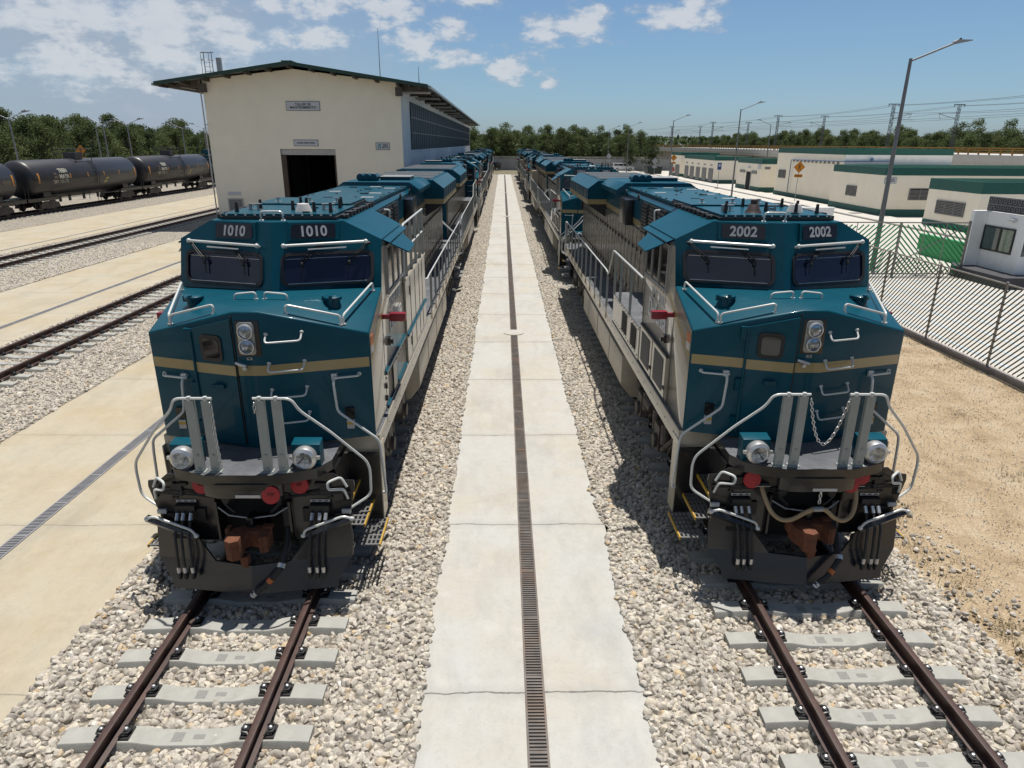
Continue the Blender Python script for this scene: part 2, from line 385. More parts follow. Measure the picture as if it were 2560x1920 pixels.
        if s < 0:
            b.box(X-.035,X+.01,1.17,3.33,2.49,2.53,1)
            for y0, y1 in ((1.22,2.20),(2.28,3.30)):
                b.box(X-.03,X+.01,y0,y1,1.80,2.49,0); b.box(X-.036,X-.029,y0+.16,y1-.16,1.86,2.42,2)
                b.box(X-.05,X-.03,y0-.03,y0+.05,1.95,2.0,1); 
                for k in range(16):
                    for yy in (y0+.13,y1-.15): b.box(X-.034,X-.029,yy,yy+.02,1.88+k*.034,1.898+k*.034,2)
            for k in range(7): b.box(min(X,X+.006*sgn),max(X,X+.006*sgn),3.36,3.38,1.8+k*.22,1.82+k*.22,1)
            for k in range(9): b.box(min(X,X+.006*sgn),max(X,X+.006*sgn),1.66+k*.2,1.68+k*.2,3.405,3.425,1)
            b.box(min(X,X+.004*sgn),max(X,X+.004*sgn),1.05,1.058,1.76,3.3,1); b.box(min(X,X+.004*sgn),max(X,X+.004*sgn),3.34,3.352,1.76,4.2,1)
            P(b, 'battery_door', [M['cream'],M['rubber'],M['navy']])
        else:
            b.box(X-.01,X+.03,1.05,3.28,2.30,2.36,1); b.box(X-.01,X+.02,1.70,2.05,1.82,2.26,2); b.box(X-.01,X+.03,1.05,3.28,1.78,1.80,1)
            for k in range(9): b.box(X,X+.012,1.1+k*.26,1.12+k*.26,2.22,2.24,3)
            for z in (1.9,2.1): b.box(X,X+.03,.98,1.03,z,z+.08,3)
            for k in range(7): b.box(min(X,X+.006*sgn),max(X,X+.006*sgn),3.36,3.38,1.8+k*.22,1.82+k*.22,3)
            for k in range(9): b.box(min(X,X+.006*sgn),max(X,X+.006*sgn),1.66+k*.2,1.68+k*.2,3.405,3.425,3)
            b.box(min(X,X+.004*sgn),max(X,X+.004*sgn),1.05,1.058,1.76,3.3,3); b.box(min(X,X+.004*sgn),max(X,X+.004*sgn),3.34,3.352,1.76,4.2,3)
            P(b, 'battery_door', [M['cream'],M['teal'],M['board'],M['rubber']])
    # ---- roof
    b = MB(); b.box(-.86,.86,1.34,2.88,4.64,4.675,1); b.box(-.83,.83,1.36,2.86,4.675,4.715,0)
    for k in range(12): b.box(-.78+k*.14,-.75+k*.14,1.352,1.372,4.69,4.71,2)
    P(b, 'roof_panel', [M['teal'],M['rubber'],M['silver']])
    b = MB(); b.box(-.90,.74,2.93,4.30,4.64,4.70,1); b.box(-.88,.72,2.95,4.28,4.70,4.735,0); P(b, 'roof_panel', [M['teal'],M['rubber']])
    for x, y in ((-.70,1.62),(-.52,2.15),(.05,1.95),(.10,2.55),(.44,1.72),(.70,2.3),(.62,2.75),(-.05,2.75),(.72,1.6)):
        b = MB(); b.tube([(x,y,4.71),(x,y,4.86)], .03, 10, rs=[.032,.022]); P(b, 'antenna', M['rubber'])
    for x, y in ((-.55,2.0),(0.18,2.02),(.58,2.05)):
        b = MB(); b.box(x-.10,x+.10,y-.05,y+.05,4.714,4.722); b.box(x-.10,x+.10,y-.035,y+.035,4.80,4.812); b.box(x-.09,x-.06,y-.03,y+.03,4.72,4.80); b.box(x+.03,x+.05,y-.02,y+.02,4.72,4.80)
        P(b, 'antenna_bracket', M['steel'])
    for x, y in ((-.6,3.3),(-.05,3.3),(.42,3.3)):
        b = MB(); b.box(x-.06,x+.06,y-.06,y+.06,4.734,4.742); b.box(x-.012,x+.012,y-.012,y+.012,4.742,4.79); b.box(x-.03,x+.03,y-.02,y+.02,4.785,4.81)
        P(b, 'lifting_eye', M['steel'])
    for x, y in ((.36,1.55),(-.30,2.9),(.3,2.3)):
        b = MB(); b.box(x-.05,x+.05,y-.02,y+.02,4.712,4.735); P(b, 'roof_latch', M['rubber'])
    grab('roof_grab_iron', M['white'], root, (-.22,1.26,4.62), (.10,1.26,4.62), (0,-.03,.14), r=.016)
    random.seed(3)
    for s in (-1,1):
        b = MB()
        for k in range(9): b.box(s*.93-.05,s*.93+.05,1.55+k*.26,1.70+k*.26,4.62,4.68+.03*random.random())
        b.tube([(s*.93,1.5,4.66),(s*.95,2.4,4.69),(s*.94,3.9,4.67)], .022, 8)
        P(b, 'roof_cable', M['rubber'])
    # ---- long hood
    HW = .9; HY0, HY1 = 3.402, 18.95
    b = MB()
    prof = [(-HW,1.75),(HW,1.75),(HW,3.86),(HW,4.0),(HW,4.50),(HW-.10,4.60),(-HW+.10,4.60),(-HW,4.50),(-HW,4.0),(-HW,3.86)]
    mi = [0,0,1,2,2,2,2,2,1,0]
    for i in range(10):
        p, q = prof[i], prof[(i+1)%10]
        b.poly([(p[0],HY0,p[1]),(q[0],HY0,q[1]),(q[0],HY1,q[1]),(p[0],HY1,p[1])], mi[i])
    b.poly([(p[0],HY0,p[1]) for p in prof], 2); b.poly([(p[0],HY1,p[1]) for p in prof], 2)
    hood = P(b, 'long_hood', [M['hoodpaint'],M['gold'],M['teal']])
    b = MB()
    for s in (-1,1):                                  # tall hood doors with gaps, latches and drip strips
        y = 5.2
        while y < 18.4:
            x0, x1 = sorted((s*HW, s*(HW+.028)))
            b = MB(); b.box(x0,x1,y+.02,y+.50,1.85,3.80,0)
            x2, x3 = sorted((s*(HW+.028), s*(HW+.05)))
            for z in (2.2,3.3): b.box(x2,x3,y+.43,y+.47,z,z+.10,1)
            b.box(x2,x3,y+.04,y+.08,1.95,2.03,1)
            P(b, 'hood_door', [M['hoodpaint'],M['rubber']]); y += .535
    for s in (-1,1):
        for y0 in (4.6,5.45,6.3):
            b = MB(); x0, x1 = sorted((s*(HW-.005), s*(HW+.02)))
            b.box(x0,x1,y0,y0+.72,3.72,4.46,0)
            x2, x3 = sorted((s*(HW+.02), s*(HW+.045)))
            for k in range(9): b.box(x2,x3,y0+.05,y0+.67,3.76+k*.075,3.80+k*.075,1)
            P(b, 'louvre_panel', [M['rubber'],M['black']])
        b = MB(); x0, x1 = sorted((s*HW, s*(HW+.20))); b.box(x0,x1,8.1,9.1,3.80,4.42); P(b, 'filter_box', M['black'], bevel=.02)
        for y in (7.5,9.2):
            b = MB(); b.tube([(s*(HW+.02),y+.05*cos(a),4.52+.07*sin(a)) for a in [i*pi/5 for i in range(10)]], .018, 6, closed=True); P(b, 'lifting_eye', M['rubber'])
        b = MB(); pipe(b, [(s*.98,5.0,3.4),(s*1.06,5.0,4.45),(s*.95,5.0,4.45)], .02); P(b, 'vent_pipe', M['white'])
    b = MB(); b.box(-.84,.84,4.40,9.4,4.602,4.645); b.box(-.83,.83,4.41,7.2,4.645,4.66); b.box(-.83,.83,7.24,9.39,4.645,4.655); random.seed(5)
    for k in range(26): x = random.choice((-.78,.78,-.3,.3,0)); y = 4.5+k*.19; b.ell((x,y,4.664),.03,.03,.018,6,4,1)
    for x,y in ((-.2,5.2),(.3,6.4),(.1,7.9),(-.4,8.6)): b.box(x-.09,x+.09,y-.015,y+.015,4.66,4.68,1)
    P(b, 'hood_roof_panel', [M['teal'],M['rubber']])
    b = MB()
    for x,y in ((.55,5.4),(.5,6.6),(-.5,7.1),(.55,8.3),(-.55,4.9),(.1,8.9)): b.box(x-.13,x+.13,y-.06,y+.06,4.650,4.666)
    P(b, 'roof_label', M['label'])
    # dynamic brake hump, horn, radiator wing
    b = MB(); b.prism([(-1.12,4.44),(1.12,4.44),(1.12,4.56),(.86,4.74),(-.86,4.74),(-1.12,4.56)], 'y', 9.6, 12.6); P(b, 'dynamic_brake_hatch', M['teal'], bevel=.01)
    b = MB(); b.box(-.06,.75,10.6,11.5,4.742,4.82,0); b.box(-.08,.77,10.58,11.52,4.82,4.835,1); P(b, 'exhaust_box', [M['teal'],M['steel']])
    b = MB()
    for x in (-.52,-.34,-.16): b.rev((x,10.1,4.83),(0,1,0),[(.05,-.01),(.095,.0),(.10,.03),(.09,.10),(.085,.62)],18)
    b.box(-.60,-.08,10.35,10.5,4.742,4.78); P(b, 'horn', M['teal'])
    Y0, Y1 = 12.75, 18.55; SB = 3.93
    b = MB(); wp = [(-1.5,SB),(-1.5,SB+.15),(-1.5,4.40),(-1.18,4.64),(1.18,4.64),(1.5,4.40),(1.5,SB+.15),(1.5,SB),(.92,3.55),(-.92,3.55)]
    wm = [1,0,0,0,0,0,1,2,2,2]
    for i in range(10):
        p, q = wp[i], wp[(i+1)%10]; b.poly([(p[0],Y0,p[1]),(q[0],Y0,q[1]),(q[0],Y1,q[1]),(p[0],Y1,p[1])], wm[i])
    for y in (Y0, Y1):
        b.poly([(-1.5,y,SB+.15),(-1.5,y,4.40),(-1.18,y,4.64),(1.18,y,4.64),(1.5,y,4.40),(1.5,y,SB+.15)], 0)
        b.poly([(-1.5,y,SB),(-1.5,y,SB+.15),(1.5,y,SB+.15),(1.5,y,SB)], 1)
        b.poly([(-1.5,y,SB),(1.5,y,SB),(.92,y,3.55),(-.92,y,3.55)], 2)
    wing = P(b, 'radiator_wing', [M['teal'],M['gold'],M['rubber']])
    for y0 in (13.3,15.1,16.9):
        b = MB(); b.box(-1.05,-.04,y0,y0+1.5,4.641,4.662,0); b.box(.04,1.05,y0,y0+1.5,4.641,4.662,0)
        for k in range(14): b.box(-1.03,1.03,y0+.05+k*.105,y0+.08+k*.105,4.662,4.684,1)
        b.build('radiator_grille', [M['grille'],M['steel']], wing)
    b = MB()
    for s in (-1,1):
        x0,x1 = sorted((s*1.5,s*1.508))
        for k in range(7): b.box(x0,x1,13.0+k*.85,13.012+k*.85,SB+.16,4.39)
    b.build('panel_joint', M['rubber'], wing)
    # rear end of the hood
    b = MB(); b.box(-.35,.35,HY1-.002,HY1+.03,1.8,3.7); P(b, 'rear_door', M['teal'])
    for k in range(6): grab('grab_iron', M['white'], root, (.45,HY1,2.1+k*.36), (.80,HY1,2.1+k*.36), (0,.09,0))
    # rungs on the cab's back wall
    for s in (-1,1):
        for k in range(6): grab('grab_iron', M['white'], root, (s*1.06,3.4,2.1+k*.34), (s*1.36,3.4,2.1+k*.34), (0,.09,0))
        b = MB(); b.box(min(s*.98,s*1.42),max(s*.98,s*1.42),3.40,3.42,3.45,4.15); P(b, 'rear_cab_window', M['sideglass'])
    # ---- frame, walkways, boxes
    b = MB(); b.box(-1.55,1.55,.02,19.75,1.47,1.735,0); b.box(-1.545,1.545,.03,19.74,1.735,1.742,1)
    for s in (-1,1):
        x0,x1 = sorted((s*1.55,s*1.556))
        for k in range(34): b.box(x0,x1,.3+k*.57,.33+k*.57,1.58,1.61,2)
    P(b, 'underframe', [M['cream'],M['deck'],M['rubber']], bevel=.008)
    b = MB(); b.box(-.85,.85,.3,19.5,1.0,1.47); P(b, 'centre_sill', M['black'])
    b = MB(); b.box(.93,1.53,3.41,6.6,1.75,3.32,0); b.box(.93,1.55,3.41,6.62,3.32,3.36,0)
    b.box(1.53,1.565,3.41,6.55,2.27,2.31,1)
    for y in (4.05,4.75,5.45,6.0): b.box(1.53,1.536,y,y+.015,1.78,3.3,2)
    b.box(1.53,1.545,3.95,4.0,2.95,3.12,2); b.box(1.53,1.545,3.95,4.0,1.95,2.12,2)
    for k in range(12): b.box(1.53,1.54,3.5+k*.25,3.52+k*.25,2.22,2.24,2)
    P(b, 'equipment_box', [M['cream'],M['teal'],M['rubber']])
    b = MB(); b.box(-1.53,-.93,3.41,6.6,1.75,2.40,0); b.box(-1.54,-.93,3.41,6.62,2.40,2.42,1)
    for y in (3.7,4.75):
        for k in range(8): b.box(-1.55,-1.53,y,y+.55,1.88+k*.055,1.905+k*.055,2)
    for k in range(12): b.box(-1.54,-1.53,3.5+k*.25,3.52+k*.25,1.82,1.84,2); b.box(-1.54,-1.53,3.5+k*.25,3.52+k*.25,2.34,2.36,2)
    P(b, 'equipment_box', [M['cream'],M['deck'],M['rubber']])
    def stan(x, y, z0, z1, gold=True):
        b = MB(); x0, x1 = x-.008, x+.008
        b.box(x0,x1,y-.045,y+.045,z0+(.17 if gold else 0),z1,0); b.box(x-.028,x+.028,y-.05,y-.042,z0+(.17 if gold else 0),z1,0)
        if gold: b.box(x0-.001,x1+.001,y-.046,y+.046,z0-.14,z0+.17,1)
        P(b, 'stanchion', [M['grey'],M['gold']])
    def rail(pts, name='side_handrail', r=.020):
        b = MB(); pipe(b, pts, r, bend=.12); P(b, name, M['white'])
    # right side
    rail([(1.52,3.45,3.36),(1.52,3.45,4.33),(1.52,6.55,4.33)]); rail([(1.52,3.5,3.86),(1.52,6.55,3.86)])
    for y in (3.75,4.5,5.2,5.9,6.5): stan(1.52,y,3.36,4.32,False)
    rail([(1.40,6.7,2.72),(1.56,6.75,2.72),(1.57,7.2,2.76),(1.57,18.9,2.74),(1.57,19.2,2.70),(1.57,19.25,1.4)])
    # left side
    rail([(-1.54,3.35,3.37),(-1.56,3.8,3.39),(-1.56,6.75,3.38),(-1.56,6.85,3.3),(-1.56,7.35,2.70),(-1.56,7.7,2.76),(-1.56,18.9,2.74),(-1.56,19.2,2.70),(-1.56,19.25,1.4)])
    for y in (4.4,5.6,6.4): stan(-1.56,y,2.42,3.37,False)
    for s in (-1,1):
        for k in range(11): stan(1.57*s if s>0 else -1.56, 7.5+k*1.12, 1.72, 2.75)
    # ---- front platform and lamps
    b = MB(); pl = [(-1.06,-.20),(-1.06,-.80),(-.92,-1.05),(-.45,-1.25),(.45,-1.25),(.92,-1.05),(1.06,-.80),(1.06,-.20),(.16,-.40),(-.16,-.40)]
    b.prism(pl, 'z', 1.60, 1.738, 0); b.poly([(x,y,1.742) for x,y in pl], 1)
    P(b, 'front_platform', [M['black'],M['deck']], sharp=25)
    b = MB(); b.prism([(-.50,-1.20),(-.30,-1.275),(.30,-1.275),(.50,-1.20),(.46,-1.0),(-.46,-1.0)], 'z', 1.42, 1.62); P(b, 'anti_climber', M['black'], bevel=.01)
    b = MB(); b.box(-.08,.24,-1.283,-1.272,1.435,1.475); P(b, 'builder_label', M['label'])
    for s in (-1,1):
        b = MB(); x = .78*s
        b.prism([(-.80,1.74),(-.98,1.74),(-.98,2.045),(-.80,2.075)], 'x', x-.185, x+.185); dl = P(b, 'ditch_light', M['teal'], bevel=.012)
        b = MB(); b.rev((x,-.96,1.895),(0,-1,-.06),[(.11,0),(.15,.03),(.158,.09),(.150,.135),(.112,.16),(.10,.15)],28); 
        for t in (-1,1): b.box(x+t*.165-.03,x+t*.165+.03,-1.07,-1.03,1.875,1.915)
        b.build('bezel', M['silver'], dl)
        b = MB(); b.rev((x,-1.10,1.888),(0,-1,-.06),[(.02,-.05),(.06,-.03),(.104,.005),(.10,.012),(.06,.018),(.01,.022)],24); b.build('lens', M['lens'], dl)
        for xp in (.33,.53):
            b = MB(); xx = xp*s
            b.box(xx-.055,xx+.055,-1.165,-1.155,1.742,2.72); b.box(xx-.055,xx-.047,-1.155,-1.105,1.742,2.72); b.box(xx+.047,xx+.055,-1.155,-1.105,1.742,2.72)
            b.box(xx-.075,xx+.075,-1.19,-1.08,1.742,1.755); b.ell((xx,-1.175,1.80),.015,.012,.015,6,4); b.ell((xx,-1.172,1.98),.02,.01,.02,6,4)
            P(b, 'handrail_post', M['grey'])
        b = MB(); pipe(b, [(.25*s,-1.15,2.745),(.72*s,-1.15,2.745),(.79*s,-1.12,2.58),(1.12*s,-1.0,2.24),(1.52*s,-.82,1.74),(1.555*s,-.80,1.60),(1.545*s,-.80,1.22),(1.27*s,-.88,1.06)], .018, bend=.09)
        b.box(min(1.17*s,1.29*s),max(1.17*s,1.29*s),-.96,-.925,1.02,1.08)
        for xq in (.33,.53): b.cyl((xq*s,-1.15,2.72),(xq*s,-1.15,2.77),.026)
        P(b, 'front_handrail', M['white'])
        b = MB(); pipe(b, [(1.02*s,-.14,2.70),(1.02*s,-.26,2.66),(1.05*s,-.27,2.22),(1.58*s,-.22,1.78),(1.60*s,-.22,1.62),(1.64*s,-.20,.92),(1.585*s,-.19,.93)], .019, bend=.07)
        b.box(1.02*s-.035,1.02*s+.035,-.20,-.13,2.66,2.74)
        P(b, 'corner_handrail', M['white'])
    # ---- pilot, plow, steps
    y0, y1 = -.93, -.90
    b = MB()
    for s in (-1,1):
        o = [(.52,.60),(.75,.60),(1.28,.60),(1.27,1.00),(1.30,1.12),(1.36,1.42),(1.35,1.50),(1.20,1.51),(1.09,1.60),(.52,1.60)]
        b.prism([(s*x,z) for x,z in o][::s], 'y', y0, y1)
    b.box(-.52,.52,y0,y1,1.24,1.60)
    pilot = P(b, 'pilot_plate', M['black'])
    b = MB()
    for s in (-1,1):
        b.box(min(s*1.20,s*1.30),max(s*1.20,s*1.30),y0-.006,y0-.001,1.20,1.40,1) if s>0 else None
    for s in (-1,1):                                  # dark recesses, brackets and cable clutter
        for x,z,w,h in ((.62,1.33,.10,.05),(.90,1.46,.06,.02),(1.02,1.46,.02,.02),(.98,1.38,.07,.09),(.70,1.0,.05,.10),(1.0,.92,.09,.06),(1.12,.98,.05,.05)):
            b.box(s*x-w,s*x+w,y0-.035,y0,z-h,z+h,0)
        b.tube([(s*.15,y0-.03,1.36),(s*.5,y0-.04,1.28),(s*.9,y0-.03,1.36),(s*1.25,y0-.04,1.40)], .012, 6, 0)
        b.tube([(s*.25,y0-.03,1.22),(s*.7,y0-.03,1.30),(s*1.3,y0-.03,1.34)], .010, 6, 0)
        b.ell((s*.34,y0-.05,1.25),.07,.04,.07,8,5,0); b.tube([(s*.38,y0-.04,1.20),(s*.30,y0-.06,1.12),(s*.24,y0-.05,1.06)],.022,6,0)
        for x, z in ((.86,.80),(1.05,1.26),(1.0,1.26)): b.cyl((s*x,y0-.02,z),(s*x,y0,z),.018,8,0)
    b.tube([(-.46,y0-.05,1.13),(-.3,y0-.12,1.05),(0,y0-.14,1.015),(.3,y0-.12,1.05),(.46,y0-.05,1.13)], .012, 6, 2)
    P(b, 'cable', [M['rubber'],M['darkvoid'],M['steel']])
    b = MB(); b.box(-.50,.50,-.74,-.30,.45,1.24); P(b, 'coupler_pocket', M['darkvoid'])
    for s in (-1,1):
        b = MB(); b.box(min(s*.47,s*.50),max(s*.47,s*.50),-1.0,-.75,.62,1.22); P(b, 'pocket_cheek', M['black'])
    # plow: two raked wings
    b = MB()
    fy = lambda x, z: -1.03-.20*(1-abs(x)/1.3)-.30*max(0,(.60-z)) + .06*max(0,z-.6)
    for s in (-1,1):
        o = [(0,.07),(1.10,.07),(1.12,.17),(1.30,.46),(1.30,.74),(1.27,1.0),(.74,.76),(.50,.44),(0,.42)]
        # split at the fold z=.46 so that the lower skin leans forward
        for outl in ([(0,.05),(1.10,.05),(1.12,.15),(1.30,.44),(.50,.44),(0,.42)],[(.50,.44),(1.30,.44),(1.31,.72),(1.27,1.0),(.74,.76)]):
            f = [(s*x,fy(x,z),z) for x,z in outl]; k = [(x,y+.03,z) for x,y,z in f]; n = len(f)
            b.poly(f); b.poly(k[::-1])
            for i in range(n): b.poly([f[i],k[i],k[(i+1)%n],f[(i+1)%n]])
        b.box(min(s*1.02,s*1.3),max(s*1.02,s*1.3),-1.0,-.9,.5,.55)
    P(b, 'snow_plow', M['plow'])
    for s in (-1,1):
        b = MB(); q = [(.62,.60),(1.08,.66),(1.08,.78),(.80,.75),(.62,.70)]
        b.poly([(s*x,fy(x,z)-.004,z) for x,z in q]); P(b, 'plow_opening', M['darkvoid'])
        b = MB(); a = (s*.70,-1.17,.80); c = (s*1.36,-1.10,1.04)
        b.tube([a,c], .05, 6); P(b, 'step_bar', M['black'])
        b = MB(); pipe(b, [(s*.70,-1.20,.83),(s*.74,-1.22,.93),(s*1.24,-1.16,1.10),(s*1.34,-1.14,1.05)], .017)
        for p in ((s*.70,-1.20,.83),(s*1.34,-1.14,1.05)): b.ell(p,.035,.03,.03,8,5)
        P(b, 'foot_rail', M['white'])
        b = MB(); pipe(b, [(s*1.27,-.96,1.25),(s*1.24,-1.02,1.42),(s*1.06,-1.12,1.46),(s*1.05,-1.10,1.56),(s*1.20,-.98,1.58),(s*1.27,-.97,1.43)], .017, bend=.05)
        P(b, 'uncoupling_lever', M['white'])
        # air hoses
        for i, x in enumerate((.98,.90,.80)):
            b = MB(); xx = s*x
            b.tube([(xx,-.99,1.10),(xx,-1.06,1.06),(xx-s*.01,-1.22,.82),(xx-s*.03,-1.30,.50),(xx-s*.03,-1.30,.34)], .019, 7, 0)
            b.cyl((xx,-1.04,1.075),(xx-s*.002,-1.10,1.00),.025,8,1); b.cyl((xx-s*.03,-1.305,.42),(xx-s*.03,-1.305,.34),.026,8,1)
            b.ell((xx-s*.03,-1.30,.29),.032,.04,.06,8,5,0)
            P(b, 'air_hose', [M['rubber'],M['silver']])
        b = MB(); b.box(min(s*.76,s*1.02),max(s*.76,s*1.02),-1.02,-.93,1.08,1.17); P(b, 'hose_manifold', M['rubber'])
        b = MB(); b.box(min(s*.76,s*1.02),max(s*.76,s*1.02),-.945,-.936,1.19,1.225,0)
        for k in range(3): b.box(s*.89+(k-1)*.085-.025,s*.89+(k-1)*.085+.025,-.947,-.944,1.20,1.215,1)
        P(b, 'hose_label', [M['label'],M['rubber']])
        # stairs at the corner
        b = MB(); b.box(min(s*1.06,s*1.545),max(s*1.06,s*1.545),-.06,.0,.42,1.46,0); b.box(min(s*1.545,s*1.56),max(s*1.545,s*1.56),-.06,.25,.42,1.60,1)
        b.box(min(s*1.05,s*1.09),max(s*1.05,s*1.09),-.80,-.06,.45,1.6,0)
        P(b, 'step_well', [M['black'],M['cream']])
        for k, (xo, z) in enumerate(((1.62,.40),(1.43,.72),(1.24,1.04),(1.05,1.36))):
            b = MB(); xi = xo-.26
            nx, ny = 4, 6
            for i in range(nx+1): xx = s*(xi+(xo-.02-xi)*i/nx); b.box(xx-.012,xx+.012,-.78,-.06,z,z+.02,0)
            for j in range(ny+1): yy = -.78+.70*j/ny; b.box(min(s*xi,s*(xo-.02)),max(s*xi,s*(xo-.02)),yy,yy+.035,z+.001,z+.021,0)
            b.box(min(s*(xo-.02),s*xo),max(s*(xo-.02),s*xo),-.78,-.06,z-.02,z+.028,1)
            P(b, 'step', [M['tread'],M['yedge']])
    # coupler
    b = MB(); v0 = 0
    b.prism([(-.30,-1.20),(-.10,-1.10),(.16,-1.06),(.33,-1.14),(.33,-1.42),(.22,-1.46),(.17,-1.30),(.02,-1.26),(-.05,-1.36),(-.07,-1.52),(-.20,-1.56),(-.27,-1.40)], 'z', .70, .955)
    b.prism([(-.21,-1.36),(-.03,-1.36),(-.02,-1.60),(-.12,-1.66),(-.22,-1.60)], 'z', .68, .985)
    b.prism([(.18,-1.14),(.30,-1.14),(.34,-1.36),(.26,-1.46),(.20,-1.38)], 'z', .72, .93)
    b.rev((-.20,-1.32,.955),(0,0,1),[(.055,0),(.06,.012),(.03,.02),(.012,.02)],12)
    b.box(-.07,.04,-1.50,-1.38,.52,.66); b.box(-.045,.02,-1.46,-1.40,.46,.52); b.box(-.33,-.26,-1.26,-1.12,.80,.985); b.box(.20,.34,-1.20,-1.08,.935,.985)
    b.v = [(x*.88-.01, -1.12+(y+1.12)*.82, .80+(z-.82)*.92) for x, y, z in b.v]
    P(b, 'coupler', M['rust'], bevel=.010)
    b = MB(); b.box(-.11,.11,-1.08,-.5,.74,.90); b.box(-.04,.04,-1.15,-.95,.90,1.06); P(b, 'coupler_shank', M['black'], bevel=.01)  # shank given black colour for the shadow deep behind the coupler
    b = MB(); b.tube([(.42,-.95,.80),(.44,-1.1,.62),(.40,-1.36,.42),(.22,-1.46,.24),(.06,-1.50,.13)], .035, 10, 0, rs=[.05,.05,.045,.035,.035])
    b.cyl((.30,-1.425,.32),(.26,-1.445,.28),.042,10,1); b.cyl((.415,-1.30,.47),(.405,-1.34,.43),.052,10,2); b.cyl((.10,-1.49,.155),(.05,-1.50,.11),.04,8,2); b.box(.38,.46,-.97,-.90,.75,1.12,0)
    P(b, 'brake_hose', [M['rubber'],M['orange'],M['silver']])
    # ---- bogies, tank, reservoirs
    for yc in (2.35, 15.9):
        b = MB()
        for s in (-1,1):
            x0, x1 = sorted((s*.98,s*1.14))
            b.prism([(yc-2.3,.62),(yc-1.95,.40),(yc-1.4,.40),(yc-1.1,.62),(yc-.5,.60),(yc-.35,.40),(yc+.35,.40),(yc+.5,.60),(yc+1.1,.62),(yc+1.4,.40),(yc+1.95,.40),(yc+2.3,.62),(yc+2.2,.95),(yc+1.2,1.08),(yc-1.2,1.08),(yc-2.2,.95)], 'x', x0, x1)
            for dy in (-1.66,0,1.66):
                x2, x3 = sorted((s*1.14,s*1.30)); b.box(x2,x3,yc+dy-.19,yc+dy+.19,.38,.86)
                b.cyl((s*1.14,yc+dy,.54),(s*1.36,yc+dy,.54),.13,12)
                for d2 in (-.36,.36): b.cyl((s*1.22,yc+dy+d2,.62),(s*1.22,yc+dy+d2,1.0),.09,10)
            b.tube([(s*1.2,yc-.9,.95),(s*1.32,yc-.6,.6)], .05, 8); b.cyl((s*1.24,yc+.6,.9),(s*1.24,yc+1.1,.9),.11,12)
        b.box(-.9,.9,yc-1.9,yc+1.9,.7,1.0)
        bog = P(b, 'bogie', M['truck'])
        for dy in (-1.66,0,1.66):
            w = MB()
            for s in (-1,1): w.rev((s*.69,yc+dy,.535),(s,0,0),[(.12,0),(.40,.02),(.52,.0),(.535,.02),(.533,.13),(.44,.14),(.18,.12),(.16,.16),(.02,.16)],24)
            w.cyl((-.69,yc+dy,.535),(.69,yc+dy,.535),.1,10); w.build('wheelset', M['wheel'], bog)
    b = MB(); b.prism([(-1.50,.62),(-1.25,.30),(1.25,.30),(1.50,.62),(1.50,1.28),(-1.50,1.28)], 'y', 5.2, 12.6); 
    ft = P(b, 'fuel_tank', M['fueltank'], bevel=.03)
    b = MB()
    for s in (-1,1):
        for y in (7.0,9.2,11.2): b.box(min(s*1.5,s*1.506),max(s*1.5,s*1.506),y,y+.02,.66,1.27)
    b.build('seam', M['rubber'], ft)
    for s in (-1,1):
        for y0, y1 in ((6.0,8.6),(9.0,11.8)):
            b = MB(); n = 14
            b.rev((s*1.33,y0,1.45),(0,1,0),[(.04,-.05),(.12,-.02),(.165,.05),(.165,y1-y0-.05),(.12,y1-y0+.02),(.04,y1-y0+.05)],16,0)
            for yy in (y0+.4,y1-.4): b.rev((s*1.33,yy,1.45),(0,1,0),[(.166,0),(.174,0.005),(.174,.04),(.166,.045)],16,1)
            P(b, 'air_reservoir', [M['black'],M['steel']])
        b = MB()
        for y in (5.75,8.85,12.0): b.ell((s*1.42,y,1.42),.05,.09,.07,8,5)
        P(b, 'shut_off_valve', M['red'])
    # rear platform
    b = MB(); b.box(-1.05,1.05,19.75,20.35,1.60,1.74,0); b.box(-1.25,1.25,19.9,19.94,.35,1.6,0); b.box(-.11,.11,19.9,20.55,.78,1.0,1); b.box(-.28,.28,20.5,20.75,.70,1.05,1)
    P(b, 'rear_platform', [M['black'],M['rust']])
    for s in (-1,1):
        b = MB(); pipe(b, [(s*.25,20.2,2.74),(s*.72,20.2,2.74),(s*.8,20.15,2.6),(s*1.60,20.0,1.87),(s*1.64,19.98,1.35),(s*1.3,19.95,1.16)], .021); P(b, 'rear_handrail', M['white'])
        for xp in (.33,.53):
            b = MB(); b.box(s*xp-.05,s*xp+.05,20.19,20.2,1.74,2.72); P(b, 'handrail_post', M['grey'])
        for k,(xo,z) in enumerate(((1.62,.42),(1.52,.74),(1.42,1.06),(1.32,1.38))):
            b = MB(); b.box(min(s*(xo-.3),s*xo),max(s*(xo-.3),s*xo),19.3,19.85,z,z+.025); P(b, 'step', M['steel'])
    return root
def red_cap(par, pts):
    for x, y, z, word in pts:
        b = MB(); b.rev((x,y,z),(0,-1,.25),[(.02,-.01),(.115,0),(.12,.02),(.112,.035),(.01,.04)],22); o = b.build('red_cap', M['red'], par)
        text('lettering', word, .05, M['rust'], o, (x,y-.045,z+.02), (1,0,0), (0,.25,1), bold=.001)
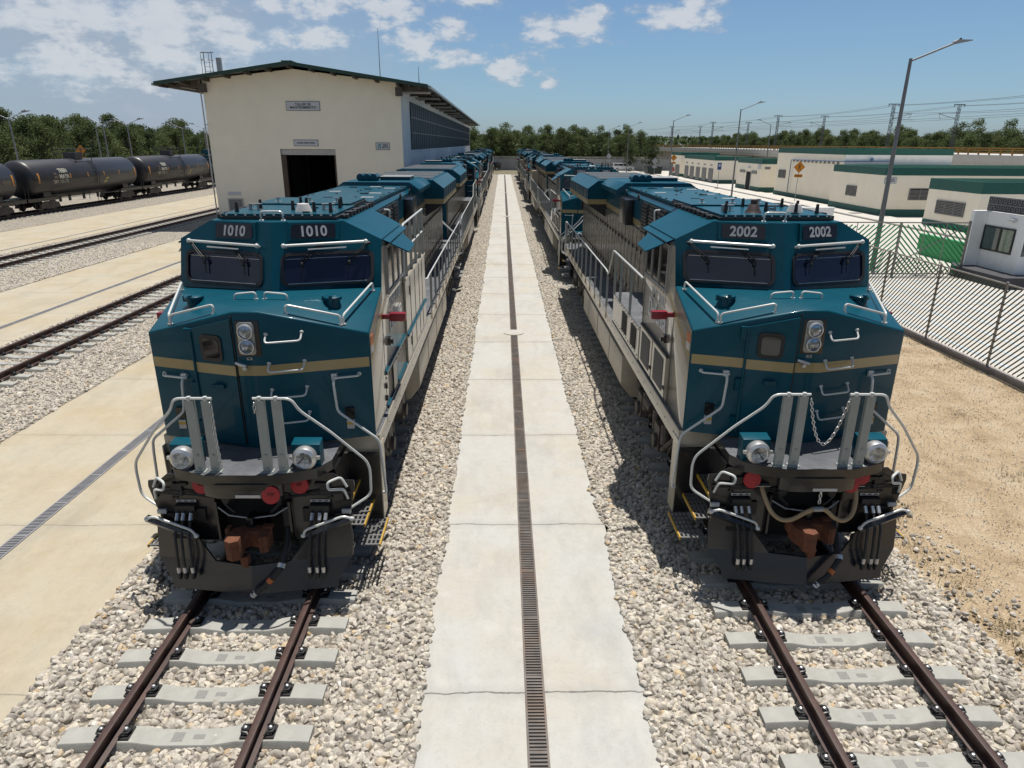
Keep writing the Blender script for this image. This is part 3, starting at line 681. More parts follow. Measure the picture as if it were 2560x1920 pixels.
def chain(par, pts, name='safety_chain'):
    b = MB(); P = [Vector(p) for p in pts]; L = 0; segs = []
    for i in range(len(P)-1): segs.append((P[i],P[i+1]))
    step = .045; acc = 0; k = 0
    tot = sum((q-p).length for p, q in segs); n = int(tot/step)
    def at(d):
        for p, q in segs:
            l = (q-p).length
            if d <= l: return p+(q-p)*(d/l), (q-p).normalized()
            d -= l
        return P[-1], (P[-1]-P[-2]).normalized()
    for k in range(n):
        c, t = at((k+.5)*step); s = t.cross(Vector((0,1,0))); 
        if s.length < .1: s = t.cross(Vector((1,0,0)))
        s.normalize(); w = s if k%2 else t.cross(s).normalized()
        b.tube([c+t*.030*cos(a)+w*.017*sin(a) for a in [i*pi/4 for i in range(8)]], .006, 5, closed=True)
    return b.build(name, M['silver'], par)
def numbers(root, s):
    for nb in [c for c in root.children if c.name.split('.')[0] == 'number_board']:
        sgn = 1 if nb.data.vertices[0].co.x > 0 else -1
        x = .575*sgn; z = 4.497
        text('number', s, .205, M['digit'], nb, (x, yF(x,z)-.073, z), (1,.3065*sgn,0), (0,.3226,1), bold=.006, xs=.92, space=1.05)
# ------------------------------------------------------------------ place the locomotives
LX, RX = -3.325, 4.155
L0 = build_loco(); L0.location = (LX, 8.96, .2)
protos = [L0]
def loco_copy(x, y, rz, label, group):
    c = copy_tree(L0); c.location = (x, y, .2); c.rotation_euler = (0,0,rz); tag(c, label, 'locomotive', group); return c
G = 'locomotives parked in two rows'
R0 = loco_copy(RX, 9.12, 0, 'teal and cream locomotive numbered 2002 at the head of the row nearest the fence', G)
R1 = loco_copy(RX, 9.12+22.1, 0, 'teal locomotive numbered 1006, nose close behind the tail of locomotive 2002', G)
tag(L0, 'teal and cream locomotive numbered 1010 heading the row in front of the maintenance workshop', 'locomotive', G)
B_ = 8.96
loco_copy(LX, B_+40.0, pi, 'teal locomotive coupled tail to tail behind locomotive 1010', G)
loco_copy(LX, B_+43.5, 0, 'third locomotive of the row beside the workshop, nose towards the second', G)
loco_copy(LX, B_+83.6, pi, 'fourth locomotive of the row beside the workshop, tail towards the third', G)
loco_copy(LX, B_+87.1, 0, 'fifth locomotive of the row beside the workshop, next to last', G)
loco_copy(LX, B_+127.2, pi, 'last locomotive of the row beside the workshop, by the far boundary wall', G)
loco_copy(RX, B_+61.8, pi, 'teal locomotive coupled tail to tail behind locomotive 1006', G)
loco_copy(RX, B_+65.3, 0, 'fourth locomotive of the row nearest the road, nose to nose with the third', G)
loco_copy(RX, B_+105.4, pi, 'fifth locomotive of the row nearest the road, next to last', G)
loco_copy(RX, B_+108.9, 0, 'last locomotive of the row nearest the road, by the far boundary wall', G)
numbers(L0, '1010'); numbers(R0, '2002'); numbers(R1, '1006')
red_cap(L0, [(-.62,-.985,1.47,'TOP'),(.37,-1.255,1.47,'TOP'),(.66,-.985,1.47,'UP')])
red_cap(R0, [(-.78,-.98,1.45,''),(.52,-1.06,1.43,'TOP'),(.68,-.96,1.50,'')][1:2]); 
for x,z in ((-.78,1.45),(.70,1.50)):
    b = MB(); b.rev((x,-.97,z),(0,-1,.25),[(.02,-.01),(.115,0),(.12,.02),(.112,.035),(.01,.04)],22); b.build('red_cap', M['red'], R0)
chain(L0, [(-.27,-1.17,2.70),(-.265,-1.18,2.3),(-.24,-1.18,1.80)])
chain(L0, [(.27,-1.17,2.70),(.265,-1.175,2.55)])
chain(R0, [(.25*t/8.0, -1.18, 2.70-.63*(1-(t/8.0)**2)) for t in range(-8,9)])
chain(R0, [(.03,-1.285,1.44),(.03,-1.29,1.22)], 'hose_chain')
b = MB(); hp = []
for i in range(41):
    t = -1+2*i/40; x = .66*t
    z = 1.20 - .22*sin(pi*min(1,abs(1-abs(t))*1.02))**1.4 if False else 0
pts = [(-.64,-1.0,1.36),(-.63,-1.08,1.28),(-.56,-1.20,1.10),(-.44,-1.27,1.01),(-.30,-1.30,1.03),(-.12,-1.31,1.15),(0,-1.31,1.19),(.12,-1.31,1.17),(.26,-1.30,1.05),(.40,-1.27,.99),(.54,-1.20,1.03),(.62,-1.10,1.18),(.64,-1.0,1.36)]
def catmull(P, n=6):
    P = [Vector(p) for p in P]; out = []
    for i in range(len(P)-1):
        a = P[max(i-1,0)]; b0 = P[i]; c = P[i+1]; d = P[min(i+2,len(P)-1)]
        for k in range(n):
            t = k/n; out.append(.5*((2*b0)+(c-a)*t+(2*a-5*b0+4*c-d)*t*t+(3*b0-a-3*c+d)*t**3))
    return out+[P[-1]]
b.tube(catmull(pts), .030, 10, 0); b.cyl((-.05,-1.312,1.185),(.07,-1.312,1.19),.036,12,1)
b.box(-.74,-.54,-1.04,-.95,1.375,1.385,1); b.box(.54,.74,-1.04,-.95,1.375,1.385,1)
b.build('air_line_hose', [M['hose'],M['steel']], R0)
b = MB(); b.rev((-.22,1.75,4.71),(0,0,1),[(.14,0),(.10,.05),(.075,.13),(.05,.15),(.055,.2),(.01,.21)],16); b.build('bell', pmat('brown_bell',(.05,.03,.025),.5), R0)
b = MB(); b.rev((.50,1.9,4.71),(0,0,1),[(.13,0),(.12,.03),(.085,.12),(.02,.13)],18); wd = b.build('radome', M['label'], R0)
b = MB(); b.rev((.27,1.75,4.71),(0,0,1),[(.13,0),(.12,.03),(.085,.12),(.02,.13)],18); b.build('radome', M['label'], L0)
# lettering on the flanks
text('lettering', 'TMY 2002', .25, M['letter'], R0, (-1.504,2.22,3.25), (0,-1,0), (0,0,1), bold=.001)
text('lettering', 'Defensa', .45, M['letter'], R0, (-1.504,2.20,2.95), (0,-1,0), (0,0,1), bold=.010, xs=.92)
text('lettering', 'Defensa', .45, M['letter'], L0, (1.504,2.35,2.95), (0,1,0), (0,0,1), bold=.008, xs=.92)
text('lettering', 'TMY 1010', .25, M['letter'], L0, (1.504,2.35,3.25), (0,1,0), (0,0,1), bold=.001)
# ------------------------------------------------------------------ ground, paths, ballast
def concrete(name, col, joints=True, jf=.8, stain=(.50,.40,.25), stainmix=.55, per=3.594, ph=6.05):
    m, nt, N, Lk, B = nodes(name); B.inputs['Roughness'].default_value = .85; col = kc(col); stain = kc(stain)
    tc = N.new('ShaderNodeTexCoord'); src = tc.outputs['Object']
    def noise(scale, det=8, rough=.65, sx=(1,1,1)):
        mp = N.new('ShaderNodeMapping'); mp.inputs['Scale'].default_value = sx; Lk.new(src, mp.inputs['Vector'])
        n = N.new('ShaderNodeTexNoise'); n.inputs['Scale'].default_value = scale; n.inputs['Detail'].default_value = det; n.inputs['Roughness'].default_value = rough
        Lk.new(mp.outputs['Vector'], n.inputs['Vector']); return n.outputs['Fac']
    def ramp(v, a, c, lo=0, hi=1):
        r = N.new('ShaderNodeMapRange'); r.inputs['From Min'].default_value = a; r.inputs['From Max'].default_value = c; r.inputs['To Min'].default_value = lo; r.inputs['To Max'].default_value = hi
        Lk.new(v, r.inputs['Value']); return r.outputs['Result']
    def mix(a, fac, c):
        x = N.new('ShaderNodeMix'); x.data_type = 'RGBA'; Lk.new(fac, x.inputs['Factor'])
        if isinstance(a, tuple): x.inputs[6].default_value = (*a,1)
        else: Lk.new(a, x.inputs[6])
        if isinstance(c, tuple): x.inputs[7].default_value = (*c,1)
        else: Lk.new(c, x.inputs[7])
        return x.outputs[2]
    c = mix(col, ramp(noise(.45), .42, .75, 0, stainmix), stain)
    c = mix(c, ramp(noise(.9, 10, .7, (1.3,.5,1)), .48, .74, 0, .5), tuple(v*.55 for v in col))
    c = mix(c, ramp(noise(2.2, 6, .6), .55, .75, 0, .25), tuple(min(1, v*1.35) for v in col))
    c = mix(c, ramp(noise(14, 8, .75), .53, .8, 0, .5), tuple(v*.6 for v in col))
    c = mix(c, ramp(noise(5, 10, .8), .50, .72, 0, .28), tuple(v*.62 for v in col))
    c = mix(c, ramp(noise(90, 3, .6), .58, .75, 0, .40), tuple(v*.5 for v in col))
    if joints:
        sp = N.new('ShaderNodeSeparateXYZ'); Lk.new(src, sp.inputs[0])
        w = N.new('ShaderNodeMath'); w.operation = 'MULTIPLY_ADD'; Lk.new(noise(1.6, 4), w.inputs[0]); w.inputs[1].default_value = .16; w.inputs[2].default_value = 100*per-ph-.08
        ad = N.new('ShaderNodeMath'); ad.operation = 'ADD'; Lk.new(sp.outputs['Y'], ad.inputs[0]); Lk.new(w.outputs[0], ad.inputs[1])
        md = N.new('ShaderNodeMath'); md.operation = 'PINGPONG'; Lk.new(ad.outputs[0], md.inputs[0]); md.inputs[1].default_value = per/2
        c = mix(c, ramp(md.outputs[0], .006, .014, jf, 0), (.05,.045,.04))
        c = mix(c, ramp(md.outputs[0], .0, .16, .22*jf, 0), tuple(v*.4 for v in col))
    Lk.new(c, B.inputs['Base Color'])
    bp = N.new('ShaderNodeBump'); bp.inputs['Strength'].default_value = .35; bp.inputs['Distance'].default_value = .01
    Lk.new(noise(45, 6), bp.inputs['Height']); Lk.new(bp.outputs['Normal'], B.inputs['Normal'])
    return m
M['path'] = concrete('path_concrete', (.515,.51,.48))
M['path2'] = concrete('sandy_concrete', (.475,.425,.325), jf=.45, stain=(.45,.35,.20), stainmix=.95)
M['yard'] = concrete('yard_concrete', (.60,.575,.525), per=5, stainmix=.25)
M['soil'] = None
def soil(name, cols, scale=1.2, bump=.6, dark=True):
    m, nt, N, Lk, B = nodes(name); B.inputs['Roughness'].default_value = .95
    tc = N.new('ShaderNodeTexCoord'); 
    def nz(s, d=8, r=.7):
        n = N.new('ShaderNodeTexNoise'); n.inputs['Scale'].default_value = s; n.inputs['Detail'].default_value = d; n.inputs['Roughness'].default_value = r
        Lk.new(tc.outputs['Object'], n.inputs['Vector']); return n.outputs['Fac']
    cr = N.new('ShaderNodeValToRGB'); Lk.new(nz(scale), cr.inputs['Fac']); e = cr.color_ramp.elements
    e[0].position, e[1].position = .32, .70; e[0].color = (*cols[0],1); e[1].color = (*cols[2],1); k = e.new(.5); k.color = (*cols[1],1)
    for q in e: q.color = (*kc(q.color[:3]),1)
    vo = N.new('ShaderNodeTexVoronoi'); vo.inputs['Scale'].default_value = 28; Lk.new(tc.outputs['Object'], vo.inputs['Vector'])
    r = N.new('ShaderNodeMapRange'); r.inputs['From Min'].default_value = .1; r.inputs['From Max'].default_value = .6; r.inputs['To Min'].default_value = 1.15; r.inputs['To Max'].default_value = .78; Lk.new(vo.outputs['Distance'], r.inputs['Value'])
    r2 = N.new('ShaderNodeMapRange'); r2.inputs['From Min'].default_value = .35; r2.inputs['From Max'].default_value = .65; r2.inputs['To Min'].default_value = .8; r2.inputs['To Max'].default_value = 1.15; Lk.new(nz(70, 3), r2.inputs['Value'])
    mu = N.new('ShaderNodeMath'); mu.operation = 'MULTIPLY'; Lk.new(r.outputs[0], mu.inputs[0]); Lk.new(r2.outputs[0], mu.inputs[1])
    sc = N.new('ShaderNodeVectorMath'); sc.operation = 'SCALE'; Lk.new(cr.outputs[0], sc.inputs[0]); Lk.new(mu.outputs[0], sc.inputs['Scale'])
    Lk.new(sc.outputs['Vector'], B.inputs['Base Color'])
    bp = N.new('ShaderNodeBump'); bp.inputs['Strength'].default_value = bump; bp.inputs['Distance'].default_value = .03
    Lk.new(nz(22, 8), bp.inputs['Height']); Lk.new(bp.outputs['Normal'], B.inputs['Normal'])
    return m
M['soil'] = soil('sandy_soil', ((.36,.26,.15),(.50,.38,.24),(.57,.47,.33)))
M['earth'] = soil('scrub_earth', ((.12,.11,.06),(.2,.17,.1),(.32,.27,.18)))
def stone_mat():
    m, nt, N, Lk, B = nodes('limestone_ballast'); B.inputs['Roughness'].default_value = .9
    oi = N.new('ShaderNodeObjectInfo'); cr = N.new('ShaderNodeValToRGB'); Lk.new(oi.outputs['Random'], cr.inputs['Fac'])
    e = cr.color_ramp.elements; e[0].position = 0; e[0].color = (.36,.32,.275,1); e[1].position = 1; e[1].color = (.76,.735,.68,1)
    for p, c in ((.12,(.43,.385,.325)),(.4,(.52,.475,.405)),(.7,(.60,.555,.48)),(.93,(.66,.585,.46)),(.96,(.52,.37,.20))):
        k = e.new(p); k.color = (*c,1)
    for q in e: q.color = (*kc(q.color[:3]),1)
    tc = N.new('ShaderNodeTexCoord'); n = N.new('ShaderNodeTexNoise'); n.inputs['Scale'].default_value = 2.2; n.inputs['Detail'].default_value = 5; Lk.new(tc.outputs['Object'], n.inputs['Vector'])
    r = N.new('ShaderNodeMapRange'); r.inputs['From Min'].default_value = .3; r.inputs['From Max'].default_value = .7; r.inputs['To Min'].default_value = .78; r.inputs['To Max'].default_value = 1.18; Lk.new(n.outputs['Fac'], r.inputs['Value'])
    sc = N.new('ShaderNodeVectorMath'); sc.operation = 'SCALE'; Lk.new(cr.outputs[0], sc.inputs[0]); Lk.new(r.outputs[0], sc.inputs['Scale']); Lk.new(sc.outputs['Vector'], B.inputs['Base Color'])
    return m
def gravel_mat():
    m, nt, N, Lk, B = nodes('ballast_gravel'); B.inputs['Roughness'].default_value = .95
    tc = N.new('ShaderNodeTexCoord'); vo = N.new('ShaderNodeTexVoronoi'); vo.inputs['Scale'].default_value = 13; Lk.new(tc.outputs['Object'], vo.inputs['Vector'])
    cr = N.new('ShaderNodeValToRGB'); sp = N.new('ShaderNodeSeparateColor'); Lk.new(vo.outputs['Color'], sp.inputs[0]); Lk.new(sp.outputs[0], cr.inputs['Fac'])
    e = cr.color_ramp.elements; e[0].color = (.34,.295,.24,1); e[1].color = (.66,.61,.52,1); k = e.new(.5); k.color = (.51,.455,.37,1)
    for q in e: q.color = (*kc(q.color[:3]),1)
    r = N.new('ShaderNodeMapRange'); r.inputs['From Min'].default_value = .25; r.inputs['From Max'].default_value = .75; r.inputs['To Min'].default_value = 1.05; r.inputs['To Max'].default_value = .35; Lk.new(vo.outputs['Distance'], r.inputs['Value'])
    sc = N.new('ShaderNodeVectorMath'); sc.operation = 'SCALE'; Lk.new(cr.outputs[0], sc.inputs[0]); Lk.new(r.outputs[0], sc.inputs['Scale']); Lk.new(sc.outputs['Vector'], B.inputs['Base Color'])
    bp = N.new('ShaderNodeBump'); bp.invert = True; bp.inputs['Strength'].default_value = 1; bp.inputs['Distance'].default_value = .06; Lk.new(vo.outputs['Distance'], bp.inputs['Height']); Lk.new(bp.outputs['Normal'], B.inputs['Normal'])
    return m
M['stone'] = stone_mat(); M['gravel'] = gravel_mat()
def struct(mb, name, mats, **k): return tag(mb.build(name, mats, **k), kind='structure')
b = MB(); b.poly([(-900,-60,-.12),(900,-60,-.12),(900,1500,-.12),(-900,1500,-.12)]); struct(b, 'ground', M['earth'])
b = MB(); b.box(-.97,1.67,-4,141,-.10,.05); struct(b, 'concrete_path', M['path'])
for x0,x1,y1 in ((-10.38,-5.30,50.9),(-20.6,-15.05,50.9),(-34.0,-27.25,170)):
    b = MB(); b.box(x0,x1,-4,y1,-.10,.05); struct(b, 'concrete_path', M['path2'])
b = MB(); b.poly([(13.3,-4,.0),(31,-4,.0),(31,166,.0),(6.3,166,.0),(6.3,32.3,.0),(13.3,32.3,.0)]); struct(b, 'yard', M['yard'])
b = MB(); b.box(31,33.7,28,160,-.1,.13); struct(b, 'pavement', M['yard'], bevel=.02)
b = MB(); b.box(30.84,30.99,28,160,-.1,.12); struct(b, 'kerb', pmat('kerb_concrete',(.5,.48,.44),.8), bevel=.02)
b = MB(); b.poly([(33.6,28,.02),(58,28,.02),(58,166,.02),(33.6,166,.02)]); struct(b, 'yard', M['yard'])
b = MB()
for x in (27.2,28.9):
    for k in range(18): b.poly([(x,60+k*5,.004),(x+.12,60+k*5,.004),(x+.12,63+k*5,.004),(x,63+k*5,.004)])
struct(b, 'road_markings', pmat('yellow_road_paint',(.55,.42,.16),.7,var=.3))
b = MB()
for k in range(10): b.box(14.3+k*.95,14.3+k*.95+.14,18,31,.001,.005)
struct(b, 'parking_markings', pmat('pale_blue_paint',(.50,.60,.66),.7,var=.2))
# dirt strip with an uneven surface
b = MB(); nx, ny = 24, 110
for j in range(ny+1):
    for i in range(nx+1):
        x = 5.95+i*(7.5/nx); y = -4+j*.33
        b.v.append((x, y, -.02+.05*mnoise.noise((x*.9,y*.9,3.1))+.02*mnoise.noise((x*3,y*3,1))+.03-.10*max(0,1-(x-5.95)/.45)))
for j in range(ny):
    for i in range(nx):
        a = j*(nx+1)+i; b.f.append((a,a+1,a+nx+2,a+nx+1)); b.m.append(0)
struct(b, 'dirt_ground', M['soil'], weld=False)
# ballast beds -------------------------------------------------------
def edge_n(y, k): return .045*mnoise.noise((y*.6,k,0)) + .05*mnoise.noise((y*3.1,k,2))
def bed_z(x, xc, x0, x1):
    d = abs(x-xc)
    if d < 1.36: return -.08
    if d < 1.62: return -.08+.11*(d-1.36)/.26
    return .03
def bed(xc, x0, x1, ya, yb, step, name=None, jit=1, raise_edge=.06):
    mb = MB(); cols = sorted(set([0,1]+[i/12 for i in range(13)])); ny = int((yb-ya)/step)
    xs = [x0+(x1-x0)*t for t in cols]
    for dx in (-1.62,-1.36,1.36,1.62):
        if x0+.2 < xc+dx < x1-.2: xs.append(xc+dx)
    xs = sorted(xs); n = len(xs)
    for j in range(ny+1):
        y = ya+(yb-ya)*j/ny
        for i, x in enumerate(xs):
            z = bed_z(x, xc, x0, x1); xx = x
            if i == 0: xx = x+jit*edge_n(y,xc)-.05; z = raise_edge
            if i == n-1: xx = x+jit*edge_n(y,xc+9)+.05; z = raise_edge if xc < 0 else -.10
            if i == n-2 and xc > 0: z = -.01
            mb.v.append((xx,y,z+.012*mnoise.noise((x*3,y*3,5))))
    for j in range(ny):
        for i in range(n-1):
            a = j*n+i; mb.f.append((a,a+1,a+n+1,a+n)); mb.m.append(0)
    return mb
sc_col = bpy.data.collections.new('stones')
random.seed(11)
for v in range(9):
    bm = bmesh.new(); bmesh.ops.create_icosphere(bm, subdivisions=2 if v < 5 else 1, radius=1)
    ax = Vector((random.uniform(.8,1.25), random.uniform(.65,1.0), random.uniform(.5,.8)))
    cuts = [(Vector((random.gauss(0,1),random.gauss(0,1),random.gauss(0,1))).normalized(), random.uniform(.62,.92)) for _ in range(9)]
    for q in bm.verts:
        for nrm, d in cuts:
            k = q.co.dot(nrm)
            if k > d: q.co -= nrm*(k-d)
        q.co = Vector((q.co.x*ax.x, q.co.y*ax.y, q.co.z*ax.z))*(1+.10*mnoise.noise(q.co*1.7+Vector((v*3,0,0))))
    me = bpy.data.meshes.new('stone'); bm.to_mesh(me); bm.free(); me.materials.append(M['stone'])
    me.polygons.foreach_set('use_smooth', [True]*len(me.polygons)); me.set_sharp_from_angle(angle=radians(28))
    o = bpy.data.objects.new('stone', me); sc_col.objects.link(o)
def scatter_group(name, coll, dens, s0, s1, seed, flat=False):
    ng = bpy.data.node_groups.new(name, 'GeometryNodeTree')
    ng.interface.new_socket('Geometry', in_out='INPUT', socket_type='NodeSocketGeometry'); ng.interface.new_socket('Geometry', in_out='OUTPUT', socket_type='NodeSocketGeometry')
    N, Lk = ng.nodes, ng.links; gi = N.new('NodeGroupInput'); go = N.new('NodeGroupOutput')
    d = N.new('GeometryNodeDistributePointsOnFaces'); d.inputs['Density'].default_value = dens; d.inputs['Seed'].default_value = seed
    Lk.new(gi.outputs[0], d.inputs['Mesh'])
    ci = N.new('GeometryNodeCollectionInfo'); ci.inputs['Collection'].default_value = coll; ci.inputs['Separate Children'].default_value = True; ci.inputs['Reset Children'].default_value = True
    rv = N.new('FunctionNodeRandomValue'); rv.data_type = 'FLOAT_VECTOR'; rv.inputs[1].default_value = (.6,.6,6.283) if flat else (6.283,6.283,6.283)
    if flat: rv.inputs[0].default_value = (-.6,-.6,0)
    rs = N.new('FunctionNodeRandomValue'); rs.data_type = 'FLOAT'; rs.inputs[2].default_value = s0; rs.inputs[3].default_value = s1; rs.inputs['Seed'].default_value = 3
    ip = N.new('GeometryNodeInstanceOnPoints'); ip.inputs['Pick Instance'].default_value = True
    Lk.new(d.outputs['Points'], ip.inputs['Points']); Lk.new(ci.outputs[0], ip.inputs['Instance']); Lk.new(rv.outputs[0], ip.inputs['Rotation'])
    Lk.new(rs.outputs[1], ip.inputs['Scale'])
    j = N.new('GeometryNodeJoinGeometry'); Lk.new(ip.outputs[0], j.inputs[0]); Lk.new(gi.outputs[0], j.inputs[0]); Lk.new(j.outputs[0], go.inputs[0])
    return ng
def gn(o, ng):
    md = o.modifiers.new('scatter', 'NODES'); md.node_group = ng; return o
NG1 = scatter_group('ballast_near', sc_col, 330, .032, .076, 1); NG2 = scatter_group('ballast_mid', sc_col, 260, .036, .072, 2)
def ballast(mb, ng=None):
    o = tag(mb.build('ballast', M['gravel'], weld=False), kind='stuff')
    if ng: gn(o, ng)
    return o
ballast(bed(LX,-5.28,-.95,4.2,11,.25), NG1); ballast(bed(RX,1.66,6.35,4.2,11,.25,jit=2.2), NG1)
sm = MB()
for j in range(30):
    for i in range(3): sm.v.append((6.05+i*.5, 4.2+j*.6, .03))
for j in range(29):
    for i in range(2): sm.f.append((j*3+i,j*3+i+1,j*3+i+4,j*3+i+3)); sm.m.append(0)
NG4 = scatter_group('strays', sc_col, 42, .018, .055, 9)
for nd in list(NG4.nodes):
    if nd.bl_idname == 'GeometryNodeJoinGeometry': NG4.links.remove(nd.inputs[0].links[-1]); NG4.links.remove(nd.inputs[0].links[0]) if len(nd.inputs[0].links) > 1 else None
for nd in list(NG4.nodes):
    if nd.bl_idname == 'NodeGroupOutput': NG4.links.new(next(q for q in NG4.nodes if q.bl_idname == 'GeometryNodeInstanceOnPoints').outputs[0], nd.inputs[0])
ballast(sm, NG4)
# beyond the noses the stones matter only on the shoulders in view
def strip(x0, x1, xc, ya, yb, step=.4):
    mb = MB(); n = 7; ny = int((yb-ya)/step)
    for j in range(ny+1):
        y = ya+(yb-ya)*j/ny
        for i in range(n):
            x = x0+(x1-x0)*i/(n-1); z = bed_z(x, xc, x0, x1)+.03*mnoise.noise((x*1.1,y*1.1,8)); xx = x
            if i == (n-1 if x1 in (-.95,) else 0): xx = x+edge_n(y,xc+(9 if x1==-.95 else 0))+(.05 if x1==-.95 else -.05); z = .06
            mb.v.append((xx,y,z))
    for j in range(ny):
        for i in range(n-1):
            a = j*n+i; mb.f.append((a,a+1,a+n+1,a+n)); mb.m.append(0)
    return mb
ballast(strip(-2.9,-.95,LX,11,30), NG1); ballast(strip(1.66,3.5,RX,11,32), NG1)
ballast(strip(-2.9,-.95,LX,30,60), NG2); ballast(strip(1.66,3.5,RX,32,60), NG2)
ballast(bed(LX,-5.28,-2.9,11,141,1.0)); ballast(bed(RX,3.5,6.35,11,141,1.0)); ballast(strip(-2.9,-.95,LX,60,141)); ballast(strip(1.66,3.5,RX,60,141))
ballast(bed(-13.87,-15.05,-10.38,11,40,.4), NG2); ballast(bed(-13.87,-15.05,-10.38,40,51,1)); ballast(bed(-13.87,-15.05,-10.38,-4,11,1))
ballast(bed(-25.35,-27.25,-20.6,20,42,.5), NG2); ballast(bed(-25.35,-27.25,-20.6,42,170,1)); ballast(bed(-40.2,-58,-34.0,30,170,1.5))
# ------------------------------------------------------------------ tracks
M['rail'] = pmat('rusty_rail', (.055,.025,.019), .5, var=.3, scale=9, alt=(.13,.055,.035), altmix=.6, altscale=5)
M['sleeper'] = pmat('sleeper_concrete', (.40,.395,.36), .85, var=.10, scale=4, bump=.25, bscale=60, alt=(.28,.27,.24), altmix=.5, altscale=5)
M['clip'] = pmat('rail_clip_black', (.016,.016,.017), .45, var=.3)
M['stamp'] = pmat('sleeper_stamp', (.26,.255,.24), .9, var=.25, scale=60)
RP = [(-.036,.198),(-.028,.2),(.028,.2),(.036,.198),(.036,.165),(.010,.152),(.009,.06),(.075,.042),(.075,.031),(-.075,.031),(-.075,.042),(-.009,.06),(-.010,.152),(-.036,.165)]
def sleeper_mesh(clips=True, stamp=True):
    b = MB(); st = [(-1.30,.012,-.2),(-1.22,.02,-.2),(-.98,.03,-.2),(-.54,.03,-.2),(-.28,-.018,-.2),(.28,-.018,-.2),(.54,.03,-.2),(.98,.03,-.2),(1.22,.02,-.2),(1.30,.012,-.2)]
    rings = []
    for x, zt, zb in st:
        e = .0
        rings.append([(x,-.145,zb),(x,.145,zb),(x,.115,zt-.012),(x,.105,zt),(x,-.105,zt),(x,-.115,zt-.012)])
    b.loft(rings, 0)
    if stamp:
        b.box(-.16,-.04,-.06,.06,-.019,-.0165,2); b.box(.06,.18,-.03,.03,-.019,-.0165,2)
    if clips:
        for sx in (-.7525,.7525):
            for t in (-1,1): clip(b, sx+t*.125, t, 1)
    return b.mesh('sleeper', [M['sleeper'],M['clip'],M['stamp'],M['chrome']])
def clip(b, x, t, m=0, ms=3):
    b.box(x-.05,x+.055,-.085,.085,.030,.052,m)
    b.tube([(x-.045*t,-.075,.062),(x-.02*t,-.05,.085),(x+.035*t,-.045,.09),(x+.045*t,0,.088),(x+.035*t,.045,.09),(x-.02*t,.05,.085),(x-.045*t,.075,.062)], .013, 6, m)
    b.ell((x+.005*t,0,.10),.026,.026,.026,8,5,ms); b.cyl((x+.005*t,0,.06),(x+.005*t,0,.084),.035,8,m)
SL = sleeper_mesh(True, True); SLN = sleeper_mesh(False, True)
CLM = {}
for t in (-1,1):
    b = MB(); clip(b, 0, t, 0, 1); CLM[t] = b.mesh('rail_clip', [M['clip'],M['silver']])
def track(xc, ya, yb, label, first, pitch, near=0, group='parallel railway tracks'):
    t = thing('railway_track', label, 'railway track', (xc,ya,0), 0, group)
    for s in (-1,1):
        b = MB(); b.prism([(x+s*.7525,z) for x,z in RP], 'y', 0, yb-ya); b.build('rail', M['rail'], t, sharp=40)
    n = int((yb-first)/pitch); n1 = min(n,100)
    for k in range(n1):
        o = link('sleeper', SLN if k < near else SL, t, (0, first-ya+k*pitch, 0), random.uniform(-.006,.006))
        if k < near:
            for sx in (-.7525,.7525):
                for q in (-1,1): link('rail_clip', CLM[q], o, (sx+q*.125,0,0))
    if n > n1:
        mb = MB()
        for k in range(n1, n): mb.box(-1.3,1.3,first-ya+k*pitch-.11,first-ya+k*pitch+.11,-.2,.02)
        tag(mb.build('sleepers', M['sleeper'], t), kind='stuff')
    return t
track(LX, 2, 141, 'rusty rails on concrete sleepers running under locomotive 1010', 4.36, .585, 8)
track(RX, 2, 141, 'rusty rails on concrete sleepers running under locomotive 2002', 4.52, .612, 8)
track(-13.87, 2, 51, 'empty rusty track leading straight into the workshop door', 11.2, .6)
track(-25.35, 10, 170, 'empty rusty track passing the workshop on its ladder side', 24, .6)
track(-40.2, 20, 170, 'track that carries the black tank cars', 46, .6)
# drains
M['castiron'] = pmat('cast_iron_grate', (.15,.13,.115), .7, var=.4, scale=3, alt=(.25,.13,.06), altmix=.6, altscale=1.2)
M['greygrate'] = pmat('grey_steel_grate', (.27,.27,.285), .6, var=.15, scale=3)
def drain(x, ya, yb, w, label, ymax, z=.052):
    gm = M['castiron'] if x > 0 else M['greygrate']
    t = thing('drain_channel', label, 'drain', (x,ya,z), 0, 'long drain gratings'); L = yb-ya
    b = MB(); b.box(-w/2,w/2,0,L,-.008,.002); b.build('slot', M['darkvoid'], t)
    b = MB()
    for s in (-1,1): b.box(min(s*w/2,s*(w/2-.022)),max(s*w/2,s*(w/2-.022)),0,L,.0021,.012)
    b.build('frame', gm, t)
    b = MB(); y = .02; k = 0; e = min(L, ymax-ya)
    while y < e:
        b.box(-w/2+.0225,w/2-.0225,y,y+.022,.0022,.010); y += .045; k += 1
        if k % 22 == 0: b.box(-w/2+.0225,w/2-.0225,y,y+.035,.0022,.011); y += .045
    o = tag(b.build('grate_bars', gm, t, weld=False), kind='stuff')
    if e < L:
        b = MB()
        for s in (-1,0,1): b.box(s*w*.3-.012,s*w*.3+.012,e,L,.0022,.009)
        b.build('far_bars', gm, t)
    return t
drain(.37, -2, 139, .225, 'rusty slotted drain down the middle of the path between the locomotive rows', 36)
drain(-7.57, 0, 50, .225, 'dark slotted drain in the sandy path left of locomotive 1010', 30)
drain(-16.65, 5, 50, .20, 'grey drain line in the slab beyond the track into the workshop', 30)
drain(-28.25, 20, 165, .12, 'thin drain line in the slab next to the tank cars', 25)
b = MB()
for y in (21.5,59,88): b.rev((.37,y,.053),(0,0,1),[(.02,.0),(.33,.0),(.33,.012),(.01,.012)],20)
